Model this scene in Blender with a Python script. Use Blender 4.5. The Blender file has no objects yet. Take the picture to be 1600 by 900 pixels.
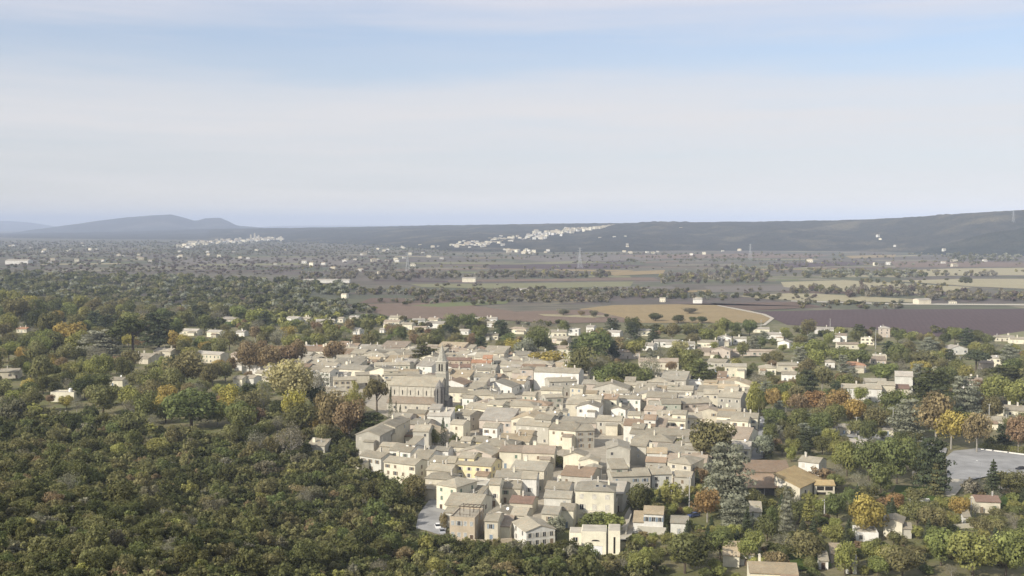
import bpy, math, random
import numpy as np
from mathutils import Vector
R = math.radians
rnd = random.Random(7)
rng = np.random.default_rng(11)
S = bpy.context.scene
COL = S.collection

# ------------------------------------------------------------------ camera
F = 1715.0                      # focal length in pixels of the 1600 px wide photograph
CAMZ = 100.0
PHI = math.atan(98.0 / F)
cd = bpy.data.cameras.new('camera'); cam = bpy.data.objects.new('camera', cd); COL.objects.link(cam)
cd.sensor_width = 36.0; cd.lens = 36.0 * F / 1600.0
cd.clip_start = 1.0; cd.clip_end = 120000.0
cam.location = (0, 0, CAMZ); cam.rotation_euler = (math.pi / 2 - PHI, 0, 0)
S.camera = cam

def sstep(a, b, x):
    t = np.clip((x - a) / (b - a), 0.0, 1.0)
    return t * t * (3 - 2 * t)

# value noise on arrays
_perm = np.random.default_rng(3).random((256, 256))
def vnoise(x, y):
    x = np.asarray(x, float); y = np.asarray(y, float)
    xi = np.floor(x).astype(int); yi = np.floor(y).astype(int)
    fx = x - xi; fy = y - yi
    fx = fx * fx * (3 - 2 * fx); fy = fy * fy * (3 - 2 * fy)
    g = lambda a, b: _perm[a % 256, b % 256]
    return (g(xi, yi) * (1 - fx) + g(xi + 1, yi) * fx) * (1 - fy) + (g(xi, yi + 1) * (1 - fx) + g(xi + 1, yi + 1) * fx) * fy

# ------------------------------------------------------------------ terrain heights
def near_hill(X, Y):
    s = 35.0 - 0.18 * (Y - 188.0) - 0.161 * (X + 85.0)
    s = np.minimum(s, 75.0)
    w = 8.0
    z = np.where(s < -w, 0.0, np.where(s < w, (s + w) ** 2 / (4 * w), s))
    bump = (vnoise(X / 38.0 + 9, Y / 38.0) - 0.5) * 7.0 * sstep(2, 18, z)
    return z + bump

HILLS = {}   # name: (ridge px list, ridge distance list, foot distance list, back length)
def hill(name, prof, back=2500.0, rough=3.0):
    HILLS[name] = (np.array([p[0] for p in prof], float), np.array([p[1] for p in prof], float),
                   np.array([p[2] for p in prof], float), np.array([p[3] for p in prof], float), back, rough)
# px, py of the ridge, distance of the ridge, distance of the foot
hill('wooded_ridge', [(300, 359, 10500, 7600), (560, 354.5, 9000, 5600), (700, 352, 7800, 4150), (860, 349.5, 7000, 4050), (960, 348.5, 6500, 4150),
                      (1080, 347, 6200, 4300), (1200, 346, 5900, 4300), (1330, 343.5, 5500, 4200), (1430, 339, 5200, 4000), (1500, 334, 5000, 3900), (1600, 328, 4800, 3750),
                      (1750, 322, 4600, 3600), (2000, 318, 4500, 3500)])
hill('near_spur', [(1420, 392, 4100, 3750), (1480, 381, 4050, 3700), (1540, 365, 4000, 3650), (1600, 355, 3950, 3600), (1750, 346, 3800, 3450), (2000, 340, 3700, 3300)], 700)
hill('blue_ridge', [(-400, 369, 12500, 8400), (0, 366, 12000, 8200), (200, 361.5, 11500, 7800), (330, 357.5, 11300, 7400), (480, 355.5, 11000, 7200), (640, 354, 11000, 7400), (900, 352, 11000, 8000)], 3000, 5.0)
hill('mountain', [(10, 364, 14200, 12200), (60, 358, 14200, 12200), (100, 352.5, 14200, 12000), (150, 345.5, 14200, 11700), (200, 339.5, 14200, 11500), (235, 336.5, 14200, 11500), (268, 335, 14200, 11400),
                  (284, 338.5, 14200, 11400), (306, 345, 14200, 11500), (322, 341, 14200, 11600), (345, 340.5, 14200, 11700), (358, 346, 14200, 11900), (372, 353, 14200, 12200), (400, 355.5, 14200, 12500), (470, 361, 14200, 12700)], 3000, 5.0)
hill('far_mountain', [(-500, 352, 25000, 21000), (-100, 343, 25000, 21000), (0, 345, 25000, 21000), (45, 347, 25000, 21000), (75, 352, 25000, 21000), (120, 358.5, 25000, 21500)], 4000, 6.0)
hill('far_plateau', [(380, 355, 29000, 24000), (450, 352.6, 29000, 24000), (620, 352.2, 29000, 24000), (760, 350.6, 29000, 24000), (880, 349.0, 29000, 24000), (980, 348.5, 29000, 24000), (1150, 349, 29000, 24000), (1400, 352, 29000, 24000)], 4000, 2.0)

def hill_z(name, X, Y):
    px_, py_, dr_, df_, back, rough = HILLS[name]
    Xs = np.asarray(X, float); Ys = np.asarray(Y, float)
    px = 800.0 + F * Xs / np.maximum(Ys, 1.0)
    pyr = np.interp(px, px_, py_); dr = np.interp(px, px_, dr_); df = np.interp(px, px_, df_)
    rz = np.maximum(CAMZ + (352.0 - pyr) / F * dr, 0.0)
    t = np.where(Ys < dr, sstep(df, dr, Ys) * 0.55 + 0.45 * np.clip((Ys - df) / (dr - df), 0, 1), 1.0 - sstep(dr, dr + back, Ys))
    t = t * sstep(px_[0], px_[0] + 40, px) * (1 - sstep(px_[-1] - 30, px_[-1], px))
    return rz * t

def G(X, Y):
    z = near_hill(X, Y)
    for n in ('wooded_ridge', 'near_spur', 'blue_ridge'):
        z = np.maximum(z, hill_z(n, X, Y))
    return z

def ray(px, py):
    u = (px - 800.0) / F; v = (450.0 - py) / F
    return np.array([u, math.cos(PHI) + v * math.sin(PHI), -math.sin(PHI) + v * math.cos(PHI)])

def at(px, py, h=0.0):
    """The point above the ground by h that shows at a pixel."""
    d = ray(px, py)
    if d[2] >= -1e-5:
        ts = np.geomspace(100, 30000, 4000)
    else:
        ts = np.geomspace(60, min(30000.0, CAMZ * 1.02 / -d[2]), 2500)
    P = np.outer(ts, d); P[:, 2] += CAMZ
    gz = G(P[:, 0], P[:, 1]) + h
    below = np.nonzero(P[:, 2] <= gz)[0]
    if len(below) == 0:
        t = ts[-1]
    else:
        i = below[0]
        if i == 0: t = ts[0]
        else:
            a = P[i - 1, 2] - gz[i - 1]; b = gz[i] - P[i, 2]
            t = ts[i - 1] + (ts[i] - ts[i - 1]) * a / (a + b + 1e-9)
    p = d * t
    return Vector((p[0], p[1], float(G(p[0], p[1]))))

def at0(px, py, h=0.0):
    """The same for the flat ground (fast)."""
    d = ray(px, py); t = (CAMZ - h) / -d[2]
    return Vector((d[0] * t, d[1] * t, 0.0))

def proj(p):
    x, y, z = p[0], p[1], p[2] - CAMZ
    f = y * math.cos(PHI) - z * math.sin(PHI); u = y * math.sin(PHI) + z * math.cos(PHI)
    return 800 + F * x / f, 450 - F * u / f

def projv(X, Y, Z):
    z = Z - CAMZ
    f = Y * math.cos(PHI) - z * math.sin(PHI); u = Y * math.sin(PHI) + z * math.cos(PHI)
    return 800 + F * X / f, 450 - F * u / f

def inside(poly, x, y):
    x = np.asarray(x, float); y = np.asarray(y, float)
    c = np.zeros(x.shape, bool); n = len(poly)
    for i in range(n):
        x1, y1 = poly[i]; x2, y2 = poly[(i + 1) % n]
        cond = ((y1 > y) != (y2 > y)) & (x < (x2 - x1) * (y - y1) / ((y2 - y1) or 1e-9) + x1)
        c ^= cond
    return c

# ------------------------------------------------------------------ materials
MATS = {}
def newmat(name):
    m = bpy.data.materials.new(name); m.use_nodes = True; nt = m.node_tree; nt.nodes.clear()
    out = nt.nodes.new('ShaderNodeOutputMaterial')
    MATS[name] = m
    return m, nt, out
def N(nt, t, **kw):
    n = nt.nodes.new(t)
    for k, v in kw.items(): setattr(n, k, v)
    return n
def L(nt, a, b): nt.links.new(a, b)
def rgb(c): return (c[0], c[1], c[2], 1.0)
def noise(nt, vec, scale, detail=4, rough=0.6):
    n = N(nt, 'ShaderNodeTexNoise'); n.inputs['Scale'].default_value = scale; n.inputs['Detail'].default_value = detail; n.inputs['Roughness'].default_value = rough
    if vec is not None: L(nt, vec, n.inputs['Vector'])
    return n.outputs['Fac']
def ramp(nt, fac, stops, interp='LINEAR'):
    r = N(nt, 'ShaderNodeValToRGB'); r.color_ramp.interpolation = interp
    e = r.color_ramp.elements
    while len(e) < len(stops): e.new(0.5)
    for el, (p, c) in zip(e, stops):
        el.position = p; el.color = rgb(c) if not isinstance(c, (int, float)) else (c, c, c, 1)
    L(nt, fac, r.inputs['Fac'])
    return r.outputs['Color']
def mixc(nt, fac, a, b, mode='MIX'):
    m = N(nt, 'ShaderNodeMix', data_type='RGBA', blend_type=mode)
    for sock, v in ((m.inputs[0], fac), (m.inputs[6], a), (m.inputs[7], b)):
        if hasattr(v, 'default_value') or hasattr(v, 'is_linked'): L(nt, v, sock)
        elif isinstance(v, (int, float)): sock.default_value = v
        else: sock.default_value = rgb(v)
    return m.outputs[2]
def math_(nt, op, a, b=None):
    m = N(nt, 'ShaderNodeMath', operation=op)
    for i, v in enumerate((a, b)):
        if v is None: continue
        if isinstance(v, (int, float)): m.inputs[i].default_value = v
        else: L(nt, v, m.inputs[i])
    return m.outputs[0]
def maprange(nt, v, a, b, c, d):
    m = N(nt, 'ShaderNodeMapRange'); L(nt, v, m.inputs[0])
    for i, x in enumerate((a, b, c, d)): m.inputs[i + 1].default_value = x
    return m.outputs[0]
def principled(nt, out, color, rough=0.9, spec=0.2, bump=None, bstr=0.3, bdist=0.05):
    p = N(nt, 'ShaderNodeBsdfPrincipled')
    if isinstance(color, (tuple, list)): p.inputs['Base Color'].default_value = rgb(color)
    else: L(nt, color, p.inputs['Base Color'])
    p.inputs['Roughness'].default_value = rough
    p.inputs['Specular IOR Level'].default_value = spec
    if bump is not None:
        b = N(nt, 'ShaderNodeBump'); b.inputs['Strength'].default_value = bstr; b.inputs['Distance'].default_value = bdist
        L(nt, bump, b.inputs['Height']); L(nt, b.outputs['Normal'], p.inputs['Normal'])
    L(nt, p.outputs['BSDF'], out.inputs['Surface'])
    return p
def coords(nt, kind='Object'):
    return N(nt, 'ShaderNodeTexCoord').outputs[kind]
def worldpos(nt):
    return N(nt, 'ShaderNodeNewGeometry').outputs['Position']
def objrand(nt):
    return N(nt, 'ShaderNodeObjectInfo').outputs['Random']
def scaled(nt, vec, s):
    m = N(nt, 'ShaderNodeMapping'); L(nt, vec, m.inputs['Vector']); m.inputs['Scale'].default_value = s
    return m.outputs['Vector']

def mul(c, k): return tuple(min(x * k, 1.0) for x in c)

def wall_mat(name, c):
    m, nt, out = newmat(name)
    p = worldpos(nt)
    n1 = noise(nt, p, 0.35, 5); n2 = noise(nt, p, 2.2, 4)
    streak = noise(nt, scaled(nt, p, (1.3, 1.3, 0.15)), 1.0, 4)
    col = mixc(nt, maprange(nt, n1, 0.3, 0.7, 0.0, 1.0), mul(c, 0.80), mul(c, 1.10))
    col = mixc(nt, maprange(nt, streak, 0.45, 0.75, 0.0, 0.45), col, mul(c, 0.66))
    col = mixc(nt, maprange(nt, n2, 0.35, 0.7, 0.0, 0.35), col, mul((c[0], c[1] * 0.97, c[2] * 0.9), 0.8))
    v = maprange(nt, objrand(nt), 0, 1, 0.86, 1.08)
    hsv = N(nt, 'ShaderNodeHueSaturation'); L(nt, col, hsv.inputs['Color']); L(nt, v, hsv.inputs['Value'])
    principled(nt, out, hsv.outputs['Color'], 0.92, 0.15, n2, 0.25, 0.05)
    return m
def roof_mat(name, c):
    m, nt, out = newmat(name)
    p = worldpos(nt)
    o = coords(nt)
    n1 = noise(nt, p, 0.22, 5); n2 = noise(nt, p, 1.6, 5, 0.7); n3 = noise(nt, p, 6.0, 2)
    col = mixc(nt, maprange(nt, n1, 0.32, 0.68, 0.0, 1.0), mul(c, 0.70), mul(c, 1.15))
    n4 = noise(nt, p, 0.6, 4)
    col = mixc(nt, maprange(nt, n4, 0.52, 0.68, 0.0, 0.55), col, (c[0] * 1.05, c[1] * 0.82, c[2] * 0.66))
    col = mixc(nt, maprange(nt, n2, 0.42, 0.66, 0.0, 0.8), col, (c[0] * 0.62, c[1] * 0.63, c[2] * 0.64))
    col = mixc(nt, maprange(nt, n3, 0.5, 0.7, 0.0, 0.6), col, (c[0] * 1.35, c[1] * 1.12, c[2] * 0.95))
    wv = N(nt, 'ShaderNodeTexWave'); wv.inputs['Scale'].default_value = 1.1; wv.inputs['Distortion'].default_value = 0.6; L(nt, o, wv.inputs['Vector'])
    col = mixc(nt, maprange(nt, wv.outputs['Fac'], 0, 1, 0.0, 0.30), col, mul(c, 0.62))
    v = maprange(nt, objrand(nt), 0, 1, 0.72, 1.16)
    hsv = N(nt, 'ShaderNodeHueSaturation'); L(nt, col, hsv.inputs['Color']); L(nt, v, hsv.inputs['Value'])
    principled(nt, out, hsv.outputs['Color'], 0.9, 0.15, wv.outputs['Fac'], 0.4, 0.08)
    return m
def plain_mat(name, c, rough=0.8, spec=0.25, var=0.25, scale=1.5):
    m, nt, out = newmat(name)
    n1 = noise(nt, worldpos(nt), scale, 4)
    col = mixc(nt, maprange(nt, n1, 0.3, 0.7, 0.0, 1.0), mul(c, 1 - var), mul(c, 1 + var))
    principled(nt, out, col, rough, spec)
    return m
def leaf_mat(name, c, sat=0.12, trans=0.25):
    m, nt, out = newmat(name)
    a = N(nt, 'ShaderNodeAttribute', attribute_name='tint')
    n1 = noise(nt, worldpos(nt), 0.5, 4)
    r = objrand(nt)
    hsv = N(nt, 'ShaderNodeHueSaturation'); hsv.inputs['Color'].default_value = rgb(c)
    L(nt, maprange(nt, r, 0, 1, 0.5 - 0.018, 0.5 + 0.022), hsv.inputs['Hue'])
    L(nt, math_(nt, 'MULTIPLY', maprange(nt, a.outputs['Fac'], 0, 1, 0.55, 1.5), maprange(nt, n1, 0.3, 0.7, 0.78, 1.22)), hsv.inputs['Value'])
    hsv.inputs['Saturation'].default_value = 0.90
    d = N(nt, 'ShaderNodeBsdfDiffuse'); L(nt, hsv.outputs['Color'], d.inputs['Color'])
    t = N(nt, 'ShaderNodeBsdfTranslucent'); L(nt, hsv.outputs['Color'], t.inputs['Color'])
    mx = N(nt, 'ShaderNodeMixShader'); mx.inputs[0].default_value = trans
    L(nt, d.outputs[0], mx.inputs[1]); L(nt, t.outputs[0], mx.inputs[2]); L(nt, mx.outputs[0], out.inputs['Surface'])
    return m

WALLS = {
    'grey': ((0.48, 0.455, 0.385), 'grey stone'), 'beige': ((0.62, 0.57, 0.45), 'beige'), 'cream': ((0.78, 0.73, 0.575), 'cream'),
    'white': ((0.78, 0.76, 0.70), 'white'), 'yellow': ((0.76, 0.66, 0.40), 'yellow'), 'pink': ((0.58, 0.505, 0.425), 'pinkish'),
    'ochre': ((0.50, 0.38, 0.22), 'ochre'), 'pale': ((0.66, 0.645, 0.58), 'pale grey'), 'green': ((0.42, 0.43, 0.35), 'greenish grey'),
    'brown': ((0.54, 0.455, 0.34), 'brown stone'),
}
for k, (c, _) in WALLS.items(): wall_mat('wall_' + k, c)
ROOFS = {
    'tan': ((0.42, 0.385, 0.298), 'tan'), 'greytan': ((0.375, 0.352, 0.285), 'grey tan'), 'pinkroof': ((0.42, 0.355, 0.275), 'pinkish'), 'browntan': ((0.36, 0.275, 0.195), 'brown'),
    'orange': ((0.46, 0.27, 0.17), 'orange'), 'brownroof': ((0.25, 0.175, 0.135), 'brown'), 'sand': ((0.50, 0.42, 0.29), 'sandy'),
    'golden': ((0.43, 0.33, 0.175), 'golden tan'), 'paleroof': ((0.50, 0.47, 0.40), 'pale'),
}
for k, (c, _) in ROOFS.items(): roof_mat(k, mul(c, 0.95))
LEAVES = {
    'dark': ((0.080, 0.086, 0.034), 'dark green'), 'oak': ((0.115, 0.118, 0.046), 'deep green'), 'olive': ((0.165, 0.155, 0.068), 'olive green'),
    'green': ((0.138, 0.152, 0.054), 'green'), 'bright': ((0.195, 0.205, 0.062), 'bright green'), 'yellow': ((0.31, 0.245, 0.060), 'golden yellow'),
    'rust': ((0.215, 0.160, 0.088), 'rusty brown'), 'orange_leaf': ((0.26, 0.170, 0.066), 'orange'), 'blue': ((0.215, 0.222, 0.168), 'blue grey'), 'conifer': ((0.074, 0.088, 0.048), 'dark green'),
    'greyleaf': ((0.195, 0.184, 0.138), 'grey brown'), 'pale_leaf': ((0.33, 0.30, 0.145), 'pale yellow'), 'lime': ((0.235, 0.230, 0.068), 'yellow green'),
    'purple': ((0.130, 0.104, 0.088), 'purple brown'), 'thicket': ((0.150, 0.138, 0.090), 'brown'),
}
for k, (c, _) in LEAVES.items(): leaf_mat('leaf_' + k, (c[0] * 1.46, c[1] * 1.44, c[2] * 1.30), trans=0.38)
plain_mat('bark', (0.10, 0.082, 0.062), 0.95, 0.1)
plain_mat('pale_bark', (0.28, 0.26, 0.22), 0.95, 0.1)
plain_mat('concrete', (0.42, 0.41, 0.38))
plain_mat('stone_trim', (0.55, 0.51, 0.43))
plain_mat('slate_grey', (0.34, 0.34, 0.34))
plain_mat('spire_stone', (0.34, 0.325, 0.27))
plain_mat('church_stone', (0.48, 0.445, 0.365), var=0.2, scale=0.6)
plain_mat('dark_shade_stone', (0.19, 0.18, 0.165), var=0.25)  # dark stone tone; on the church west front it carries painted-in shade
plain_mat('white_paint', (0.78, 0.78, 0.76), 0.5, 0.4, 0.04)
plain_mat('dark_wood', (0.09, 0.06, 0.04))
plain_mat('metal', (0.30, 0.31, 0.32), 0.5, 0.5, 0.1)
plain_mat('black_paint', (0.02, 0.02, 0.022), 0.25, 0.6, 0.05)
plain_mat('blue_paint', (0.05, 0.07, 0.16), 0.3, 0.6, 0.05)
plain_mat('silver_paint', (0.42, 0.43, 0.45), 0.3, 0.6, 0.05)
plain_mat('tyre', (0.02, 0.02, 0.02))
plain_mat('shutter_brown', (0.20, 0.15, 0.10)); plain_mat('shutter_grey', (0.36, 0.37, 0.36)); plain_mat('shutter_pale', (0.55, 0.52, 0.45))
plain_mat('shutter_blue', (0.20, 0.25, 0.30)); plain_mat('shutter_green', (0.14, 0.19, 0.14))
plain_mat('solar_panel', (0.03, 0.04, 0.07), 0.2, 0.6, 0.1)
plain_mat('blue_tarp', (0.08, 0.12, 0.35))
m_, nt_, out_ = newmat('pane'); principled(nt_, out_, (0.018, 0.020, 0.023), 0.12, 0.5)
m_, nt_, out_ = newmat('opening'); principled(nt_, out_, (0.030, 0.026, 0.022), 0.9, 0.1)
plain_mat('asphalt', (0.29, 0.285, 0.275), 0.9, 0.2, 0.22, 0.12)
plain_mat('pale_gravel', (0.46, 0.42, 0.34), 0.95, 0.1, 0.15, 0.4)
plain_mat('paving', (0.36, 0.32, 0.25), 0.95, 0.1, 0.2, 0.25)
plain_mat('road_paint', (0.7, 0.7, 0.68))

# ------------------------------------------------------------------ mesh building
class MB:
    def __init__(s): s.v = []; s.f = []; s.m = []; s.mats = []
    def mi(s, mat):
        if mat not in s.mats: s.mats.append(mat)
        return s.mats.index(mat)
    def poly(s, pts, mat):
        b = len(s.v); s.v.extend(tuple(p) for p in pts); s.f.append(tuple(range(b, b + len(pts)))); s.m.append(s.mi(mat))
    def solid(s, top, t, mat, matside=None):
        """A slab: polygon TOP (counter-clockwise seen from above) and the same polygon t lower."""
        b = len(s.v); n = len(top)
        s.v.extend(tuple(p) for p in top); s.v.extend((p[0], p[1], p[2] - t) for p in top)
        k = s.mi(mat); ks = s.mi(matside or mat)
        s.f.append(tuple(range(b, b + n))); s.m.append(k)
        s.f.append(tuple(range(b + 2 * n - 1, b + n - 1, -1))); s.m.append(ks)
        for i in range(n):
            j = (i + 1) % n
            s.f.append((b + i, b + n + i, b + n + j, b + j)); s.m.append(ks)
    def box(s, x0, x1, y0, y1, z0, z1, mat):
        s.solid([(x0, y0, z1), (x1, y0, z1), (x1, y1, z1), (x0, y1, z1)], z1 - z0, mat)
    def prism(s, pts, z0, z1, mat, scale_top=1.0, c=None):
        n = len(pts); b = len(s.v); k = s.mi(mat)
        c = c or (sum(p[0] for p in pts) / n, sum(p[1] for p in pts) / n)
        s.v.extend((p[0], p[1], z0) for p in pts)
        if scale_top <= 0:
            s.v.append((c[0], c[1], z1))
            for i in range(n): s.f.append((b + i, b + (i + 1) % n, b + n)); s.m.append(k)
        else:
            s.v.extend((c[0] + (p[0] - c[0]) * scale_top, c[1] + (p[1] - c[1]) * scale_top, z1) for p in pts)
            for i in range(n):
                j = (i + 1) % n
                s.f.append((b + i, b + j, b + n + j, b + n + i)); s.m.append(k)
            s.f.append(tuple(range(b + n, b + 2 * n))); s.m.append(k)
        s.f.append(tuple(range(b + n - 1, b - 1, -1))); s.m.append(k)
    def bar(s, a, b_, r, mat, n=4, r2=None):
        a = Vector(a); b_ = Vector(b_); d = (b_ - a)
        if d.length < 1e-6: return
        d.normalize(); u = d.orthogonal().normalized(); w = d.cross(u)
        r2 = r if r2 is None else r2
        base = len(s.v); k = s.mi(mat)
        for (p, q) in ((a, r), (b_, r2)):
            for i in range(n):
                t = 2 * math.pi * (i + 0.5) / n
                s.v.append(tuple(p + u * (math.cos(t) * q) + w * (math.sin(t) * q)))
        for i in range(n):
            j = (i + 1) % n
            s.f.append((base + i, base + j, base + n + j, base + n + i)); s.m.append(k)
        s.f.append(tuple(range(base + n - 1, base - 1, -1))); s.m.append(k)
        s.f.append(tuple(range(base + n, base + 2 * n))); s.m.append(k)
    def mesh(s, name):
        me = bpy.data.meshes.new(name); me.from_pydata(s.v, [], s.f)
        for m in s.mats: me.materials.append(MATS[m])
        me.polygons.foreach_set('material_index', s.m); me.update()
        return me
    def build(s, name, parent=None, loc=None):
        o = bpy.data.objects.new(name, s.mesh(name)); COL.objects.link(o)
        if parent is not None: o.parent = parent
        if loc is not None: o.location = loc
        return o

def child(name, me, parent, loc=(0, 0, 0), rz=0.0, scale=None):
    o = bpy.data.objects.new(name, me); COL.objects.link(o); o.parent = parent; o.location = loc
    if rz: o.rotation_euler = (0, 0, rz)
    if scale: o.scale = scale
    return o

THINGS = []    # (object, desc, where, pixel, noun) for the labels
def thing(name, cat, desc, loc, rz=0.0, group=None, label=None, data=None, place=True):
    o = bpy.data.objects.new(name, data); COL.objects.link(o)
    o.location = loc; o.rotation_euler = (0, 0, rz); o['category'] = cat
    if group: o['group'] = group
    if label: o['label'] = label
    else: THINGS.append((o, desc, proj(loc)))
    return o
def structure(name, me, loc=(0, 0, 0)):
    o = bpy.data.objects.new(name, me); COL.objects.link(o); o.location = loc; o['kind'] = 'structure'
    return o

# ------------------------------------------------------------------ shared small meshes for buildings
def window_mesh(shutter, closed):
    m = MB()
    m.box(-0.60, 0.60, -0.05, 0.03, 0.0, 0.10, 'stone_trim')
    m.box(-0.60, -0.48, -0.045, 0.03, 0.10, 1.5, 'stone_trim'); m.box(0.48, 0.60, -0.045, 0.03, 0.10, 1.5, 'stone_trim')
    m.box(-0.60, 0.60, -0.05, 0.03, 1.5, 1.62, 'stone_trim')
    if closed: m.box(-0.48, 0.48, -0.03, 0.02, 0.10, 1.5, shutter)
    else:
        m.box(-0.48, 0.48, -0.012, 0.02, 0.10, 1.5, 'pane'); m.box(-0.03, 0.03, -0.03, 0.02, 0.10, 1.5, 'white_paint')
        if shutter:
            m.box(-1.08, -0.61, -0.07, -0.02, 0.08, 1.52, shutter); m.box(0.61, 1.08, -0.07, -0.02, 0.08, 1.52, shutter)
    return m.mesh('window')
SHUT = ['shutter_brown', 'shutter_grey', 'shutter_pale', 'shutter_blue', 'shutter_green']
WIN_OPEN = [window_mesh(s, False) for s in SHUT] + [window_mesh(None, False)]
WIN_CLOSED = [window_mesh(s, True) for s in SHUT]
def door_mesh(mat):
    m = MB(); m.box(-0.65, 0.65, -0.05, 0.02, 2.1, 2.25, 'stone_trim'); m.box(-0.65, -0.52, -0.05, 0.02, 0, 2.1, 'stone_trim'); m.box(0.52, 0.65, -0.05, 0.02, 0, 2.1, 'stone_trim')
    m.box(-0.52, 0.52, -0.03, 0.02, 0.0, 2.1, mat); return m.mesh('door')
DOORS = [door_mesh(x) for x in ('shutter_brown', 'shutter_grey', 'dark_wood', 'shutter_blue')]
def garage_mesh(mat='white_paint'):
    m = MB(); m.box(-1.5, 1.5, -0.05, 0.02, 2.2, 2.35, 'stone_trim')
    for i in range(4): m.box(-1.4, 1.4, -0.04 + 0.005 * (i % 2), 0.02, 0.02 + i * 0.545, 0.54 + i * 0.545, mat)
    return m.mesh('garage_door')
GARAGE = garage_mesh()
def chimney_mesh(k):
    m = MB(); w, d, h = [(0.5, 0.8, 1.5), (0.45, 0.45, 1.2), (0.6, 1.3, 1.7)][k]
    m.box(-w / 2, w / 2, -d / 2, d / 2, -0.8, h, ['stone_trim', 'concrete', 'wall_cream'][k])
    m.box(-w / 2 - 0.08, w / 2 + 0.08, -d / 2 - 0.08, d / 2 + 0.08, h + 0.002, h + 0.1, 'stone_trim')
    m.box(-w / 2 + 0.08, w / 2 - 0.08, -d / 2 + 0.08, d / 2 - 0.08, h + 0.102, h + 0.32, 'stone_trim')
    return m.mesh('chimney')
CHIM = [chimney_mesh(k) for k in range(3)]
def dish_mesh():
    m = MB(); m.bar((0, 0, -0.3), (0, 0, 0.75), 0.04, 'metal')
    n = 10; c = Vector((0, -0.12, 0.85)); ax = Vector((-0.25, -0.85, 0.4)).normalized(); u = ax.orthogonal().normalized(); w = ax.cross(u)
    rings = []
    for r, o in ((0.0, 0.0), (0.32, 0.04), (0.52, 0.12)):
        rings.append([tuple(c + ax * o + (u * math.cos(2 * math.pi * i / n) + w * math.sin(2 * math.pi * i / n)) * r) for i in range(n)])
    for i in range(n):
        j = (i + 1) % n
        m.poly([rings[0][0], rings[1][i], rings[1][j]], 'white_paint'); m.poly([rings[1][i], rings[2][i], rings[2][j], rings[1][j]], 'white_paint')
    m.bar(tuple(c), tuple(c + ax * 0.5), 0.02, 'metal')
    return m.mesh('satellite_dish')
DISH = dish_mesh()
def skylight_mesh():
    m = MB(); m.box(-0.5, 0.5, -0.6, 0.6, -0.05, 0.08, 'metal'); m.box(-0.42, 0.42, -0.52, 0.52, 0.0, 0.09, 'pane'); return m.mesh('skylight')
SKYL = skylight_mesh()

FOOT = []     # building footprints (cx, cy, half width, half depth, rot)
def footprint(loc, rz, w, d, pad=0.0):
    c, s = math.cos(rz), math.sin(rz)
    FOOT.append((loc[0] - s * d / 2, loc[1] + c * d / 2, w / 2 + pad, d / 2 + pad, c, s))
def in_foot(x, y, pad=0.0):
    for cx, cy, hw, hd, c, s in FOOT:
        dx, dy = x - cx, y - cy
        if abs(dx) > 60 or abs(dy) > 60: continue
        if abs(dx * c + dy * s) < hw + pad and abs(-dx * s + dy * c) < hd + pad: return True
    return False

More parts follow.
